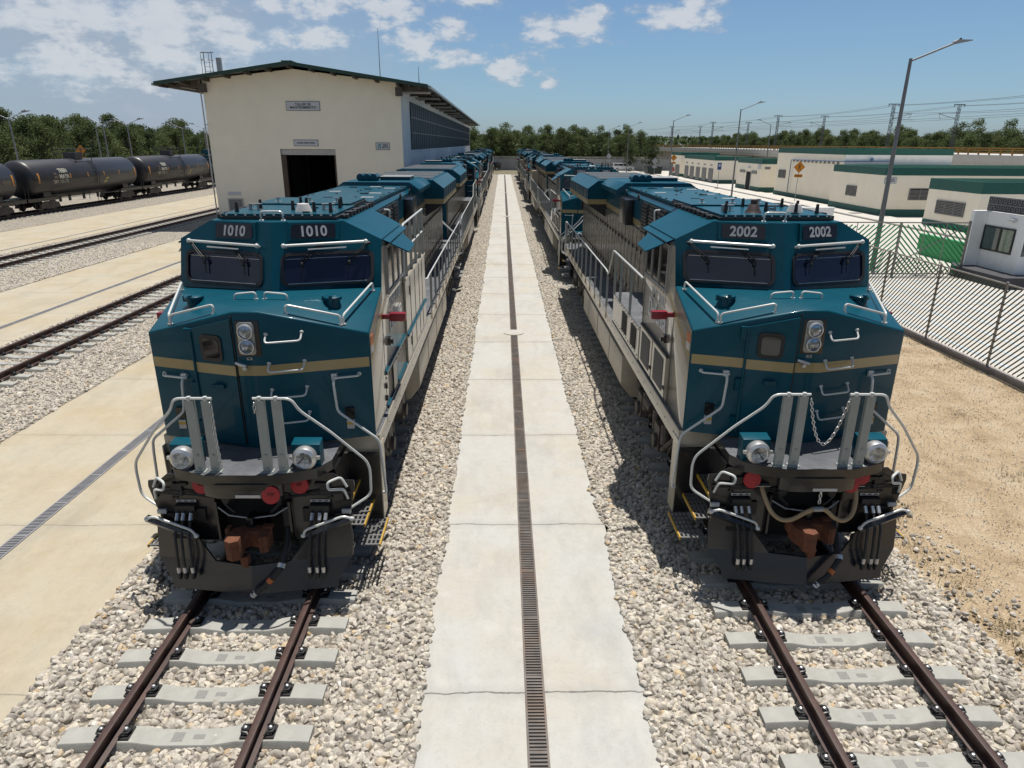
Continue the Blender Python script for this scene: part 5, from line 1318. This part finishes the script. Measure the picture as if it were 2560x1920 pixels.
def mast(x, y, sgn, label):
    t = thing('catenary_mast', label, 'catenary mast', (x,y,4.6), 0, 'catenary masts on the viaduct'); b = MB(); h = 7.75
    for dx in (-.22,.22):
        for dy in (-.2,.2): b.tube([(dx,dy,0),(dx*.8,dy*.8,h)], .036, 4)
    z = .2; q = 0
    while z < h-.5:
        for dy in (-.18,.18): b.tube([(-.2 if q else .2,dy,z),(.2 if q else -.2,dy,z+.55)], .028, 4)
        for dx in (-.2,.2): b.tube([(dx,-.18 if q else .18,z),(dx,.18 if q else -.18,z+.55)], .028, 4)
        z += .55; q = 1-q
    b.box(-.9,.9,-.1,.1,h,h+.12); b.tube([(-.85,0,h),(-.85,0,h-.35)],.05,5); b.tube([(.85,0,h),(.85,0,h-.35)],.05,5)
    b.build('lattice_column', M['mast'], t)
    b = MB(); b.tube([(0,0,h-2.2),(sgn*3.2,0,h-1.4)],.04,5); b.tube([(0,0,h-1.2),(sgn*3.2,0,h-1.4)],.03,5); b.tube([(sgn*.3,0,h-2.2),(sgn*3.6,0,h-2.4)],.03,5); b.tube([(sgn*3.2,0,h-1.4),(sgn*2.8,0,h-2.3)],.025,5)
    b.build('cantilever_arm', M['mast'], t)
names = ['nearest','second','third','fourth']
for i, y in enumerate((120.5,170.5,223,277)):
    mast(65, y, 1, f'lattice catenary mast of the left-hand line on the viaduct, {names[i]} of its line')
    mast(76, y, -1, f'lattice catenary mast of the right-hand line on the viaduct, {names[i]} of its line')
for x, l in ((65,'left-hand'),(76,'right-hand')):
    sg = 1 if x == 65 else -1
    b = MB(); ys = [68,120.5,170.5,223,277,330]
    for (dx, z) in ((-.85,12.2),(.85,12.2),(sg*3.2,11.0),(sg*2.9,10.0)):
        pts = []
        for i in range(len(ys)-1):
            for k in range(6):
                u = k/6; pts.append((x+dx, ys[i]+(ys[i+1]-ys[i])*u, z-(.7 if z > 10.5 else .05)*4*u*(1-u)*.6))
        b.tube(pts, .022, 4)
    tag(b.build('overhead_wire', M['mast']), f'thin overhead wires strung along the {l} catenary masts', 'overhead wires', 'overhead wires')
# ------------------------------------------------------------------ viaduct
M['ochre'] = pmat('ochre_railing', (.36,.19,.03), .6, var=.15)
M['vconc'] = pmat('viaduct_concrete', (.60,.585,.55), .85, var=.08, scale=.6, alt=(.42,.39,.34), altmix=.5, altscale=.4)
M['vwall'] = pmat('viaduct_wall', (.42,.35,.27), .9, var=.1, scale=.5, alt=(.3,.24,.18), altmix=.5, altscale=.4)
V = thing('viaduct', 'long pale viaduct wall with an ochre railing behind the cream buildings', 'viaduct', (60,60,0)); VL = 230
b = MB(); b.box(0,22,0,VL,3.45,4.75,0); b.box(-.25,0,0,VL,4.0,4.9,0); b.build('deck', M['vconc'], V)
b = MB(); b.box(.6,21,0,VL-.5,-.1,3.45); 
k = 0
while k < VL: b.box(.35,.6,k,k+.8,-.1,3.4); k += 14
b.build('retaining_wall', M['vwall'], V)
b = MB()
for z in (5.12,5.38): b.box(-.16,-.08,0,VL,z,z+.12)
b.box(-.18,-.06,0,VL,5.62,5.76); b.build('railing', M['ochre'], V)
b = MB(); k = 1
while k < VL: b.box(-.24,-.10,k,k+.16,4.6,5.66); k += 2
tag(b.build('railing_posts', M['ochre'], V, weld=False), kind='stuff')
# ------------------------------------------------------------------ boundary wall, vans, small things
M['bwall'] = pmat('grey_boundary_wall', (.40,.40,.40), .9, var=.08, scale=.5, alt=(.30,.30,.30), altmix=.5, altscale=.6)
WL = thing('boundary_wall', 'pale grey boundary wall closing the yard below the wood', 'wall', (-30,168,0))
b = MB(); b.box(0,90,0,.25,-.1,2.55); b.build('wall_panel', M['bwall'], WL)
b = MB(); k = 0
while k < 90: b.box(k,k+.3,-.06,-.002,-.1,2.55); k += 6
b.build('pilaster', M['bwall'], WL)
b = MB(); k = 0
while k < 90: b.tube([(k,.12,2.55),(k,.12,3.1)],.03,4); k += 3
for z in (2.7,2.85,3.0): b.tube([(0,.12,z),(90,.12,z)],.015,4)
b.build('wire_topping', M['black'], WL)
M['carglass'] = pmat('car_glass', (.015,.017,.02), .06, spec=.7)
def van(x, y, rz, paint, label, cargo=True):
    t = thing('parked_van', label, 'van', (x,y,0), rz, None)
    b = MB(); prof = [(-2.45,.35),(2.45,.35),(2.5,.75),(2.35,1.0),(1.35,1.15),(.75,1.75),(-2.35,1.78),(-2.5,1.1)]
    b.prism(prof,'y',-.92,.92); b.build('body', paint, t, bevel=.06)
    b = MB()
    for s in (-1,1):
        for q in ([(-2.2,1.18),(-1.3,1.18),(-1.3,1.62),(-2.15,1.62)],[(-1.22,1.18),(-.2,1.18),(-.2,1.62),(-1.22,1.62)],[(-.1,1.18),(1.15,1.18),(.72,1.62),(-.1,1.62)]):
            b.prism(q,'y',min(s*.90,s*.926),max(s*.90,s*.926))
    b.box(-2.52,-2.40,-.75,.75,1.2,1.62); b.build('window', M['carglass'], t)
    for dx in (-1.5,1.55):
        for s in (-1,1):
            w = MB(); w.rev((dx,s*.78,.36),(0,s,0),[(.05,0),(.36,.0),(.37,.05),(.36,.17),(.22,.18),(.2,.15),(.02,.15)],20); w.build('wheel', M['rubber'], t)
            w = MB(); w.rev((dx,s*.935,.36),(0,s,0),[(.21,0),(.20,.015),(.05,.02),(.02,.03)],14); w.build('rim', M['silver'], t)
    b = MB(); b.box(2.40,2.52,-.85,-.55,.72,.9); b.box(2.40,2.52,.55,.85,.72,.9); b.build('headlight', M['lens'], t)
    return t
van(27.8,163.8,0,pmat('white_car_paint',(.72,.73,.74),.25,coat=.5),'white van parked sideways against the far boundary wall')
van(-2.9,165.0,pi,pmat('black_car_paint',(.012,.012,.014),.2,coat=.6),'black van parked at the far end of the concrete path')
b = MB(); b.box(-.45,.45,-.45,.45,0,1.42); b.box(-.48,.48,-.48,.48,1.42,1.5); tag(b.build('concrete_pillar', M['wall'], None, (22.7,90,0), bevel=.02), 'square cream pillar standing alone behind the roof of locomotive 2002', 'pillar')
b = MB(); b.box(0,7.5,0,.3,0,1.5); b.box(-.04,7.54,-.04,.34,1.5,1.56); tag(b.build('low_wall', M['whitewall'], None, (17.2,51.5,0)), 'low white wall in the yard just past the roof of locomotive 2002', 'wall')
for x,y,l in ((31.6,150,'dark green dumpster under the tree by the boundary wall'),(31.2,146,'dark dumpster nearer the farthest cream building')):
    t = thing('dumpster', l, 'dumpster', (x,y,0), 0, 'dumpsters'); b = MB(); b.prism([(-1.4,.15),(1.4,.15),(1.55,1.5),(-1.55,1.5)],'y',-.9,.9); b.build('body', pmat('dumpster_green',(.012,.03,.025),.6), t); b = MB(); b.box(-1.6,1.6,-.95,.95,1.5,1.58); b.build('lid', M['black'], t)
for x,y,l in ((31.9,62.5,'small drain grid at the kerb left of the tall lamp post'),(36.5,58,'drain grid in the slab in front of the long cream building')):
    t = thing('drain_grid', l, 'drain', (x,y,.13 if x<33 else .03), 0, 'small drain grids'); b = MB(); b.box(-.45,.45,-.4,.4,0,.012); b.build('frame', M['black'], t); b = MB()
    for k in range(6): b.box(-.4+k*.14,-.33+k*.14,-.36,.36,.0121,.03)
    b.build('bars', M['steel'], t)
# ------------------------------------------------------------------ tank cars
M['tank'] = pmat('black_tank_paint', (.030,.030,.036), .42, var=.15, scale=1, coat=.1, alt=(.055,.05,.045), altmix=.4, altscale=.7)
M['tanktext'] = pmat('tank_lettering', (.55,.54,.46), .6)
M['reflect'] = pmat('orange_reflector', (.62,.27,.05), .5)
TXC = -40.2; TR = 1.50; TZ = 2.85
def ang(r, a, y): return (r*cos(a), y, TZ+r*sin(a))
def tank_car(y, label, num):
    t = thing('tank_car', label, 'tank car', (TXC,y,0), 0, 'black tank cars'); L = 16.6; h = L/2
    b = MB(); b.rev((0,-h,TZ),(0,1,0),[(.05,-.32),(.6,-.29),(1.0,-.21),(1.3,-.07),(1.44,.06),(TR,.2),(TR,L-.2),(1.44,L-.06),(1.3,L+.07),(1.0,L+.21),(.6,L+.29),(.05,L+.32)],40); b.build('tank', M['tank'], t, sharp=30)
    b = MB(); b.box(-.55,.55,-.55,.55,TZ+TR-.05,TZ+TR+.55,0)
    for dx in (-.95,.95):
        for dy in (-1.3,1.3): b.tube([(dx,dy,TZ+TR-.35),(dx,dy,TZ+TR+.85)],.035,5)
        b.tube([(dx,-1.3,TZ+TR+.85),(dx,1.3,TZ+TR+.85)],.03,5); b.tube([(dx,-1.3,TZ+TR+.45),(dx,1.3,TZ+TR+.45)],.025,5)
        b.box(min(dx,dx*.6),max(dx,dx*.6),-1.4,1.4,TZ+TR-.38,TZ+TR-.33)
    for dy in (-1.3,1.3): b.tube([(-.95,dy,TZ+TR+.85),(.95,dy,TZ+TR+.85)],.03,5)
    b.build('dome_platform', M['tank'], t)
    b = MB()
    for dy in (.55,.95): b.tube([ang(TR+.12,a,dy) for a in (.95,.6,.25,-.1,-.4)]+[(TR+.1,dy,1.2)],.025,5)
    for i in range(9): a = .9-i*.17; b.tube([ang(TR+.12,a,.55),ang(TR+.12,a,.95)],.018,5)
    b.build('ladder', M['tank'], t)
    for s in (-1,1):
        for k, dy in enumerate((-h+.5,-h+4.9,-h+7.6,-h+10.3,-h+13.0,h-.5)):
            b = MB(); big = k in (0,5); a0, a1 = (-.22,.32) if big else (-.05,.20); w = .10 if big else .06
            n = 5
            for i in range(n):
                aa, ab = a0+(a1-a0)*i/n, a0+(a1-a0)*(i+1)/n
                p = [ang(TR+.012,aa,dy-w),ang(TR+.012,aa,dy+w),ang(TR+.012,ab,dy+w),ang(TR+.012,ab,dy-w)]
                b.poly([(s*x,y_,z) for x,y_,z in p])
            b.build('reflector', M['reflect'], t)
    def flank(s_, txt, size, yy, a, mat=M['tanktext'], bold=.012):
        me = text_mesh(txt, size, bold=bold)
        for v in me.vertices:                         # wrap the lettering round the tank
            u, w_ = v.co.x, v.co.y; aa = a+w_/TR; v.co = Vector(((TR+.015+v.co.z)*cos(aa), yy+u, TZ+(TR+.015+v.co.z)*sin(aa)))
        me.materials.clear(); me.materials.append(mat); link('lettering', me, t)
    flank(1, 'TREN\nMAYA', .50, -4.3, .22); flank(1, num, .42, -4.9, -.22, bold=.004); flank(1, 'CAP 00 00 LT\nTARA 00 000', .16, -4.9, -.47, bold=0) if False else None
    b = MB()
    for k in range(2): b.box(1.40,1.405,-6.0,-3.9,TZ-.80-k*.12,TZ-.76-k*.12)
    for (ya, yb, aa, ab) in ((-5.7,-5.3,-.02,.30),(-5.25,-5.1,-.02,.2)):
        b.poly([ang(TR+.014,aa,ya),ang(TR+.014,aa,yb),ang(TR+.014,ab,yb),ang(TR+.014,ab,ya)])
    b.build('emblem', pmat('emblem_brown',(.15,.10,.07),.6), t)
    b = MB(); b.poly([ang(TR+.014,-.50,2.0),ang(TR+.014,-.50,2.45),ang(TR+.014,-.18,2.85),ang(TR+.014,-.18,2.3)]); b.build('yellow_panel', pmat('yellow_panel',(.55,.47,.12),.6), t)
    b = MB(); b.poly([ang(TR+.014,-.15,h-1.7),ang(TR+.014,-.15,h-.7),ang(TR+.014,.08,h-.7),ang(TR+.014,.08,h-1.7)]); b.build('data_panel', pmat('data_panel',(.16,.14,.10),.6), t)
    for e in (-1,1):
        yc = e*(h-1.9)
        b = MB(); b.box(-1.2,1.2,min(e*(h-3.2),e*(h+1.0)),max(e*(h-3.2),e*(h+1.0)),1.05,1.32); b.box(-1.0,1.0,yc-.5,yc+.5,1.32,1.75)
        b.box(-.14,.14,min(e*(h+1.0),e*(h+1.42)),max(e*(h+1.0),e*(h+1.42)),.85,1.1)
        for s in (-1,1): b.tube([(s*1.25,e*(h+.9),1.3),(s*1.25,e*(h+.9),2.3),(s*.4,e*(h+.9),2.3)],.03,5); b.tube([(s*1.3,e*(h-.2),1.0),(s*1.3,e*(h-.2),.45),(s*1.3,e*(h+.4),.45),(s*1.3,e*(h+.4),1.0)],.025,5)
        b.build('end_sill', M['black'], t)
        b = MB()
        for s in (-1,1):
            x0,x1 = sorted((s*.95,s*1.12)); b.prism([(yc-1.35,.45),(yc-.75,.45),(yc-.45,.38),(yc+.45,.38),(yc+.75,.45),(yc+1.35,.45),(yc+1.2,.85),(yc+.5,1.0),(yc-.5,1.0),(yc-1.2,.85)],'x',x0,x1)
            if s > 0: b.box(-1.0,1.0,yc-.2,yc+.2,.55,.8)
            for d2 in (-.25,0,.25): b.cyl((s*1.05,yc+d2,.5),(s*1.05,yc+d2,.9),.09,8)
        bg = b.build('bogie', M['truck'], t)
        for dy in (-.92,.92):
            w = MB()
            for s in (-1,1): w.rev((s*.69,yc+dy,.655),(s,0,0),[(.12,0),(.38,.02),(.45,.0),(.455,.03),(.45,.13),(.36,.14),(.02,.15)],20)
            w.cyl((-.69,yc+dy,.655),(.69,yc+dy,.655),.08,8); w.build('wheelset', M['wheel'], bg)
    b = MB(); b.box(-.25,.25,-h+3.2,h-3.2,1.08,1.4)
    for s in (-1,1): b.tube([(s*1.35,-h+3,1.15),(s*1.35,h-3,1.15)],.025,5)
    for dy in (-4.6,-3.2,-1,1.3,2.2): b.cyl((.9,dy,1.25),(.9,dy,.8),.12,8)
    b.tube([(1.35,.5,1.15),(1.35,.5,.5),(1.35,1.0,.5),(1.35,1.0,1.15)],.025,5)
    b.build('under_gear', M['black'], t)
tank_car(48.4, 'black tank car cut off by the left edge, nearest of the three', 'TMY 100175')
tank_car(67.2, 'black tank car in full view with TREN MAYA lettering, middle of the three', 'TMY 100178')
tank_car(86.0, 'black tank car partly hidden by the workshop wall, farthest of the three', 'TMY 100173')
lc = loco_copy(TXC, 117.8, pi, 'teal locomotive behind the tank cars, mostly hidden by the workshop corner', 'locomotives beyond the workshop')
# ------------------------------------------------------------------ vegetation
def leaf_mat(name, cols):
    m, nt, N, Lk, B = nodes(name); B.inputs['Roughness'].default_value = .75; B.inputs['Specular IOR Level'].default_value = .2
    g = N.new('ShaderNodeNewGeometry'); oi = N.new('ShaderNodeObjectInfo')
    tc = N.new('ShaderNodeTexCoord'); n = N.new('ShaderNodeTexNoise'); n.inputs['Scale'].default_value = .55; n.inputs['Detail'].default_value = 3; Lk.new(tc.outputs['Object'], n.inputs['Vector'])
    a = N.new('ShaderNodeMath'); a.operation = 'MULTIPLY_ADD'; Lk.new(g.outputs['Random Per Island'], a.inputs[0]); a.inputs[1].default_value = .38
    a2 = N.new('ShaderNodeMath'); a2.operation = 'MULTIPLY_ADD'; Lk.new(oi.outputs['Random'], a2.inputs[0]); a2.inputs[1].default_value = .34; a2.inputs[2].default_value = -.12
    Lk.new(a2.outputs[0], a.inputs[2])
    a3 = N.new('ShaderNodeMath'); a3.operation = 'MULTIPLY_ADD'; Lk.new(n.outputs['Fac'], a3.inputs[0]); a3.inputs[1].default_value = .7; Lk.new(a.outputs[0], a3.inputs[2])
    cr = N.new('ShaderNodeValToRGB'); Lk.new(a3.outputs[0], cr.inputs['Fac']); e = cr.color_ramp.elements
    e[0].position = .1; e[1].position = .95; e[0].color = (*cols[0],1); e[1].color = (*cols[2],1); k = e.new(.55); k.color = (*cols[1],1)
    Lk.new(cr.outputs[0], B.inputs['Base Color'])
    tr = N.new('ShaderNodeBsdfTranslucent'); Lk.new(cr.outputs[0], tr.inputs['Color']); ms = N.new('ShaderNodeMixShader'); ms.inputs[0].default_value = .38
    Lk.new(B.outputs[0], ms.inputs[1]); Lk.new(tr.outputs[0], ms.inputs[2]); Lk.new(ms.outputs[0], N['Material Output'].inputs['Surface'])
    return m
M['leaf'] = leaf_mat('leaf_green', ((.055,.074,.028),(.082,.108,.040),(.118,.148,.056)))
M['leafdark'] = leaf_mat('leaf_dark_green', ((.034,.050,.020),(.054,.078,.030),(.082,.112,.042)))
M['bark'] = pmat('grey_bark', (.16,.135,.11), .9, var=.25)
M['drygrass'] = leaf_mat('dry_grass_blade', ((.06,.055,.025),(.13,.11,.055),(.24,.19,.10)))
def leaf_quad(mb, p, s, rnd):
    n = Vector((rnd.gauss(0,1),rnd.gauss(0,1),rnd.gauss(.55,1))).normalized(); u = n.orthogonal().normalized(); a = rnd.random()*6.28
    u = (u*cos(a)+n.cross(u)*sin(a)); w = n.cross(u); p = Vector(p); l = s*(.7+.6*rnd.random())
    mb.poly([p-u*l*.5, p+w*l*.30, p+u*l*.55, p-w*l*.30])
def crown_mesh(seed, hgt, rad, base, n=34, q=80, size=.30):
    rnd = random.Random(seed); mb = MB(); cl = []
    for i in range(n):
        t = rnd.random(); z = base+(hgt-base)*(t**.8); prof = sin(pi*min(1,(.18+.82*(z-base)/(hgt-base))))**.6
        a = rnd.random()*6.283; r = rad*prof*sqrt(rnd.random())*(.75+.5*mnoise.noise((cos(a)*1.3,sin(a)*1.3,seed)))
        cl.append((r*cos(a), r*sin(a), z, rad*(.22+.20*rnd.random())))
    cl.append((0,0,hgt-.5,rad*.35))
    for x, y, z, cr in cl:
        for _ in range(q):
            d = Vector((rnd.gauss(0,1),rnd.gauss(0,1),rnd.gauss(0,.8))).normalized()*cr*(rnd.random()**.45)
            leaf_quad(mb, (x+d.x, y+d.y, z+d.z*.8), size, rnd)
    return mb, cl
def tree_parts(seed, hgt, rad, base, mat):
    mb, cl = crown_mesh(seed, hgt, rad, base); me = mb.mesh('crown', [mat], weld=False)
    rnd = random.Random(seed+50); b = MB(); lean = (rnd.uniform(-.4,.4), rnd.uniform(-.4,.4))
    b.tube([(0,0,-.1),(lean[0]*.3,lean[1]*.3,hgt*.3),(lean[0],lean[1],hgt*.75)], .2, 8, rs=[.20,.15,.05])
    for x, y, z, r in cl[::3]:
        t = min(.75, max(.2, z/hgt*.7)); b.tube([(lean[0]*t,lean[1]*t,hgt*t*.85),(x*.55,y*.55,(hgt*t*.85+z)/2),(x,y,z)], .05, 5, rs=[.08,.05,.02])
    return me, b.mesh('trunk', [M['bark']])
TV = [tree_parts(s, h, r, bb, M['leaf'] if s % 4 else M['leafdark']) for s, h, r, bb in ((1,9.6,3.4,2.6),(2,10.4,3.0,3.4),(3,8.6,3.6,2.0),(4,9.4,2.8,2.2),(5,10.0,3.8,3.0),(6,8.2,3.2,1.6),(7,11.0,3.3,3.8),(8,9.0,3.3,2.4))]
rt = random.Random(4)
def tree(x, y, label, group, sc=1, v=None, sxy=1):
    v = rt.randrange(len(TV)) if v is None else v; t = thing('leafy_tree', label, 'tree', (x,y,0), rt.random()*6.28, group)
    s = sc*rt.uniform(.90,1.08); t.scale = (s*sxy, s*sxy, s)
    link('trunk', TV[v][1], t); link('crown', TV[v][0], t); return t
for row, x in enumerate((-58,-65,-73,-81)):
    y = 62+row*9
    while y < 158+row*6:
        tree(x+rt.uniform(-2,2), y+rt.uniform(-1.5,1.5), 'bushy green tree of the wood behind the black tank cars', 'trees behind the tank cars', (.80,.86,.92,.97)[row]); y += 3.6+row*.4
for row, y in enumerate((175,182,190,199)):
    x = -16
    while x < 36:
        tree(x+rt.uniform(-1.5,1.5), y+rt.uniform(-1.5,1.5), 'green tree of the wood rising behind the far boundary wall', 'trees beyond the boundary wall', (.84,.89,.93,.98)[row]); x += 3.0
for row, x in enumerate((90,98,107)):
    y = 92
    while y < 340:
        tree(x+rt.uniform(-2,2), y+rt.uniform(-2,2), 'hazy green tree of the wood beyond the viaduct railing', 'trees beyond the viaduct', (.84,.92,.98)[row]); y += 4.2
tree(33.5,158.5,'dense dark tree beside the farthest cream building','trees by the cream buildings',.86,3,1.25); tree(29.2,163.5,'low dark tree between the white van and the dumpsters','trees by the cream buildings',.62,7,1.1)
def undergrowth(x0, x1, y0, y1, n, z1, size, seed):
    rnd = random.Random(seed); mb = MB()
    for _ in range(n): leaf_quad(mb, (rnd.uniform(x0,x1), rnd.uniform(y0,y1), z1*rnd.random()**1.3), size, rnd)
    return tag(mb.build('undergrowth', M['leafdark'], weld=False), kind='stuff')
undergrowth(-84,-57,60,190,9000,5,.9,1); undergrowth(-18,34,173,202,9000,6.0,.9,2); undergrowth(88,112,90,345,11000,5.5,1.1,3)
# far wood closing the horizon
rnd = random.Random(9); mb = MB()
for _ in range(14000):
    a = rnd.uniform(-.75,.75); d = rnd.uniform(330,420); leaf_quad(mb, (d*sin(a), d*cos(a), 9.2*rnd.random()**.6), 2.2, rnd)
tag(mb.build('distant_wood', M['leafdark'], weld=False), kind='stuff')
# dry weeds and loose stones on the dirt
rnd = random.Random(21); mb = MB()
def tuft(x, y, n, h, sp):
    for _ in range(n):
        a = rnd.random()*6.28; l = h*rnd.uniform(.5,1.2); dx, dy = cos(a)*sp*rnd.random(), sin(a)*sp*rnd.random(); t = Vector((cos(a+1.5),sin(a+1.5),0))*.004
        p = Vector((x+dx,y+dy,.0)); q = p+Vector((cos(a)*l*.7,sin(a)*l*.7,l*rnd.uniform(.2,.8))); mb.poly([p-t,p+t,q+t*.4,q-t*.4])
for _ in range(420):
    y = rnd.uniform(4.5,20); x = 6.62+.32*rnd.gauss(0,1)*.8+.10*mnoise.noise((y*2,1,1))
    if x > 6.25: tuft(x, y, rnd.randint(5,16), .09, .10)
for _ in range(320): tuft(13.33-abs(rnd.gauss(0,.35)), rnd.uniform(12,31), rnd.randint(4,12), .10, .12)
for cx, cy, sd, nn in ((11.0,14.5,.35,70),(9.8,11.4,.3,45),(8.4,9.3,.4,40),(11.8,12.6,.5,50),(9.2,17,.6,45)):
    for _ in range(nn): tuft(cx+rnd.gauss(0,sd), cy+rnd.gauss(0,sd*.6), rnd.randint(3,8), .06, .08)
tag(mb.build('dry_weeds', M['drygrass'], weld=False), kind='stuff')
b = MB()
for j in range(29):
    for i in range(2): b.v.append((6.35+i*6.95, 4+j, .035))
for j in range(28): b.f.append((2*j,2*j+1,2*j+3,2*j+2)); b.m.append(0)
NG3 = scatter_group('loose_stones', sc_col, 150, .004, .016, 5)
for nd in list(NG3.nodes):
    if nd.bl_idname == 'GeometryNodeJoinGeometry':
        NG3.links.new(next(n for n in NG3.nodes if n.bl_idname == 'GeometryNodeInstanceOnPoints').outputs[0], NG3.nodes[[n.name for n in NG3.nodes if n.bl_idname == 'NodeGroupOutput'][0]].inputs[0])
gn(tag(b.build('loose_stones', M['stone'], weld=False), kind='stuff'), NG3)
# ------------------------------------------------------------------ sky, sun, camera
SUN = Vector((.10,.20,1)).normalized()
w = bpy.data.worlds.new('World'); S.world = w; w.use_nodes = True; nt = w.node_tree; N, Lk = nt.nodes, nt.links
bg = N['Background']; bg.inputs['Strength'].default_value = .072
sky = N.new('ShaderNodeTexSky'); sky.sky_type = 'NISHITA'; sky.sun_disc = False
sky.sun_elevation = math.asin(SUN.z); sky.sun_rotation = atan2(SUN.x, SUN.y); sky.air_density = 1.0; sky.dust_density = .6; sky.ozone_density = 2.0
tc = N.new('ShaderNodeTexCoord'); sp = N.new('ShaderNodeSeparateXYZ'); nv = N.new('ShaderNodeVectorMath'); nv.operation = 'NORMALIZE'
Lk.new(tc.outputs['Generated'], nv.inputs[0]); Lk.new(nv.outputs[0], sp.inputs[0])
def mth(op, a, b=None, c=None):
    m = N.new('ShaderNodeMath'); m.operation = op
    for i, v in enumerate((a,b,c)):
        if v is None: continue
        if isinstance(v, (int,float)): m.inputs[i].default_value = v
        else: Lk.new(v, m.inputs[i])
    return m.outputs[0]
az = mth('ARCTAN2', sp.outputs[0], sp.outputs[1]); el = mth('ARCSINE', sp.outputs[2])
cv = N.new('ShaderNodeCombineXYZ'); Lk.new(az, cv.inputs[0]); Lk.new(mth('MULTIPLY', el, 1.9), cv.inputs[1])
def wn(scale, det, rough, off=0):
    n = N.new('ShaderNodeTexNoise'); n.inputs['Scale'].default_value = scale; n.inputs['Detail'].default_value = det; n.inputs['Roughness'].default_value = rough
    mp = N.new('ShaderNodeMapping'); mp.inputs['Location'].default_value = (off,off*.7,off*.3); Lk.new(cv.outputs[0], mp.inputs['Vector']); Lk.new(mp.outputs[0], n.inputs['Vector']); return n.outputs['Fac']
n1 = wn(20, 10, .62); n2 = wn(6, 8, .6, 3)
puffs = [(.015,.096,.040,.022),(.000,.088,.030,.016),(-.114,.122,.050,.026),(-.077,.136,.034,.022),(-.154,.158,.050,.026),(.091,.147,.052,.022),(.115,.150,.030,.020),(.055,.132,.035,.014),(.227,.158,.052,.020),(.245,.165,.035,.016),(-.046,.176,.04,.012),(-.30,.158,.024,.012),(-.23,.160,.045,.02),(-.494,.132,.16,.035),(-.396,.135,.11,.028),(-.355,.118,.05,.02),(-.56,.126,.06,.02),(-.525,.075,.10,.022),(-.41,.095,.09,.018),(-.06,.110,.04,.014),(.06,.075,.014,.006),(-.25,.125,.06,.02)]
mx = None
for a0, e0, wa, we in puffs:
    da = mth('MULTIPLY', mth('SUBTRACT', az, a0), 1/(wa*1.35)); de = mth('MULTIPLY', mth('SUBTRACT', el, e0), 1/(we*1.35))
    v = mth('SUBTRACT', 1, mth('SQRT', mth('ADD', mth('MULTIPLY', da, da), mth('MULTIPLY', de, de))))
    mx = v if mx is None else mth('MAXIMUM', mx, v)
def wramp(v, a, c, lo=0, hi=1, smooth=True):
    r = N.new('ShaderNodeMapRange'); r.interpolation_type = 'SMOOTHSTEP' if smooth else 'LINEAR'
    for k, q in (('From Min',a),('From Max',c),('To Min',lo),('To Max',hi)): r.inputs[k].default_value = q
    Lk.new(v, r.inputs['Value']); return r.outputs[0]
dens = wramp(mth('ADD', mth('MULTIPLY', mth('MAXIMUM', mx, -.8), .75), mth('MULTIPLY', mth('SUBTRACT', n1, .5), 2.5)), .02, .66, 0, .86)
veil = mth('MULTIPLY', wramp(az, .02, -.42), wramp(mth('ADD', n2, mth('MULTIPLY', n1, .45)), .42, .95, .55, .95))
thin = mth('MULTIPLY', wramp(wn(3.0, 5, .6, 9), .45, .8), .10)
cover = mth('MAXIMUM', dens, mth('MAXIMUM', veil, thin))
shade = wramp(mth('ADD', mth('MULTIPLY', dens, .6), mth('MULTIPLY', wn(22, 6, .6, 5), .6)), .30, .85)
cc = N.new('ShaderNodeMix'); cc.data_type = 'RGBA'; Lk.new(shade, cc.inputs['Factor']); cc.inputs[6].default_value = (3.6,4.25,5.2,1); cc.inputs[7].default_value = (6.4,6.65,7.0,1)
tint = N.new('ShaderNodeMix'); tint.data_type = 'RGBA'; tint.blend_type = 'MULTIPLY'; tint.inputs['Factor'].default_value = 1; Lk.new(sky.outputs[0], tint.inputs[6]); tr_ = N.new('ShaderNodeValToRGB'); Lk.new(mth('MULTIPLY', mth('MAXIMUM', el, 0), 1/1.5708), tr_.inputs['Fac']); te = tr_.color_ramp.elements
te[0].position = 0; te[0].color = (.58,.76,1.08,1); te[1].position = 1; te[1].color = (.36,.42,.50,1)
for p_, c_ in ((.06,(.62,.78,.94)),(.115,(.68,.80,.92)),(.30,(.42,.48,.56))):
    k_ = te.new(p_); k_.color = (*c_,1)
Lk.new(tr_.outputs[0], tint.inputs[7])
fin = N.new('ShaderNodeMix'); fin.data_type = 'RGBA'; Lk.new(cover, fin.inputs['Factor']); Lk.new(tint.outputs[2], fin.inputs[6]); Lk.new(cc.outputs[2], fin.inputs[7])
Lk.new(fin.outputs[2], bg.inputs['Color'])
ld = bpy.data.lights.new('sun', 'SUN'); ld.energy = 4.7; ld.angle = radians(.53); ld.color = (1.0,.955,.89)
so = bpy.data.objects.new('sun', ld); COL.objects.link(so); so.rotation_euler = SUN.to_track_quat('Z','Y').to_euler(); so.location = (20,40,80)
cd = bpy.data.cameras.new('camera'); co = bpy.data.objects.new('camera', cd); COL.objects.link(co); S.camera = co
cd.sensor_width = 36; cd.lens = 23.765625; cd.clip_end = 4000; cd.clip_start = .1
Rv = Vector((0.99990127,-0.01281932,0.00575459)); Uv = Vector((-0.00111981,0.33553187,0.94202819)); Fv = Vector((0.01400701,0.94194163,-0.33548439))
co.matrix_world = Matrix((( Rv.x,Uv.x,-Fv.x,0),(Rv.y,Uv.y,-Fv.y,0),(Rv.z,Uv.z,-Fv.z,5.92),(0,0,0,1)))
vs = S.view_settings; vs.view_transform = 'Standard'; vs.look = 'None'; vs.gamma = 1; vs.exposure = .48; vs.use_curve_mapping = False
S.render.engine = 'CYCLES'; S.cycles.max_bounces = 6; S.cycles.use_denoising = True
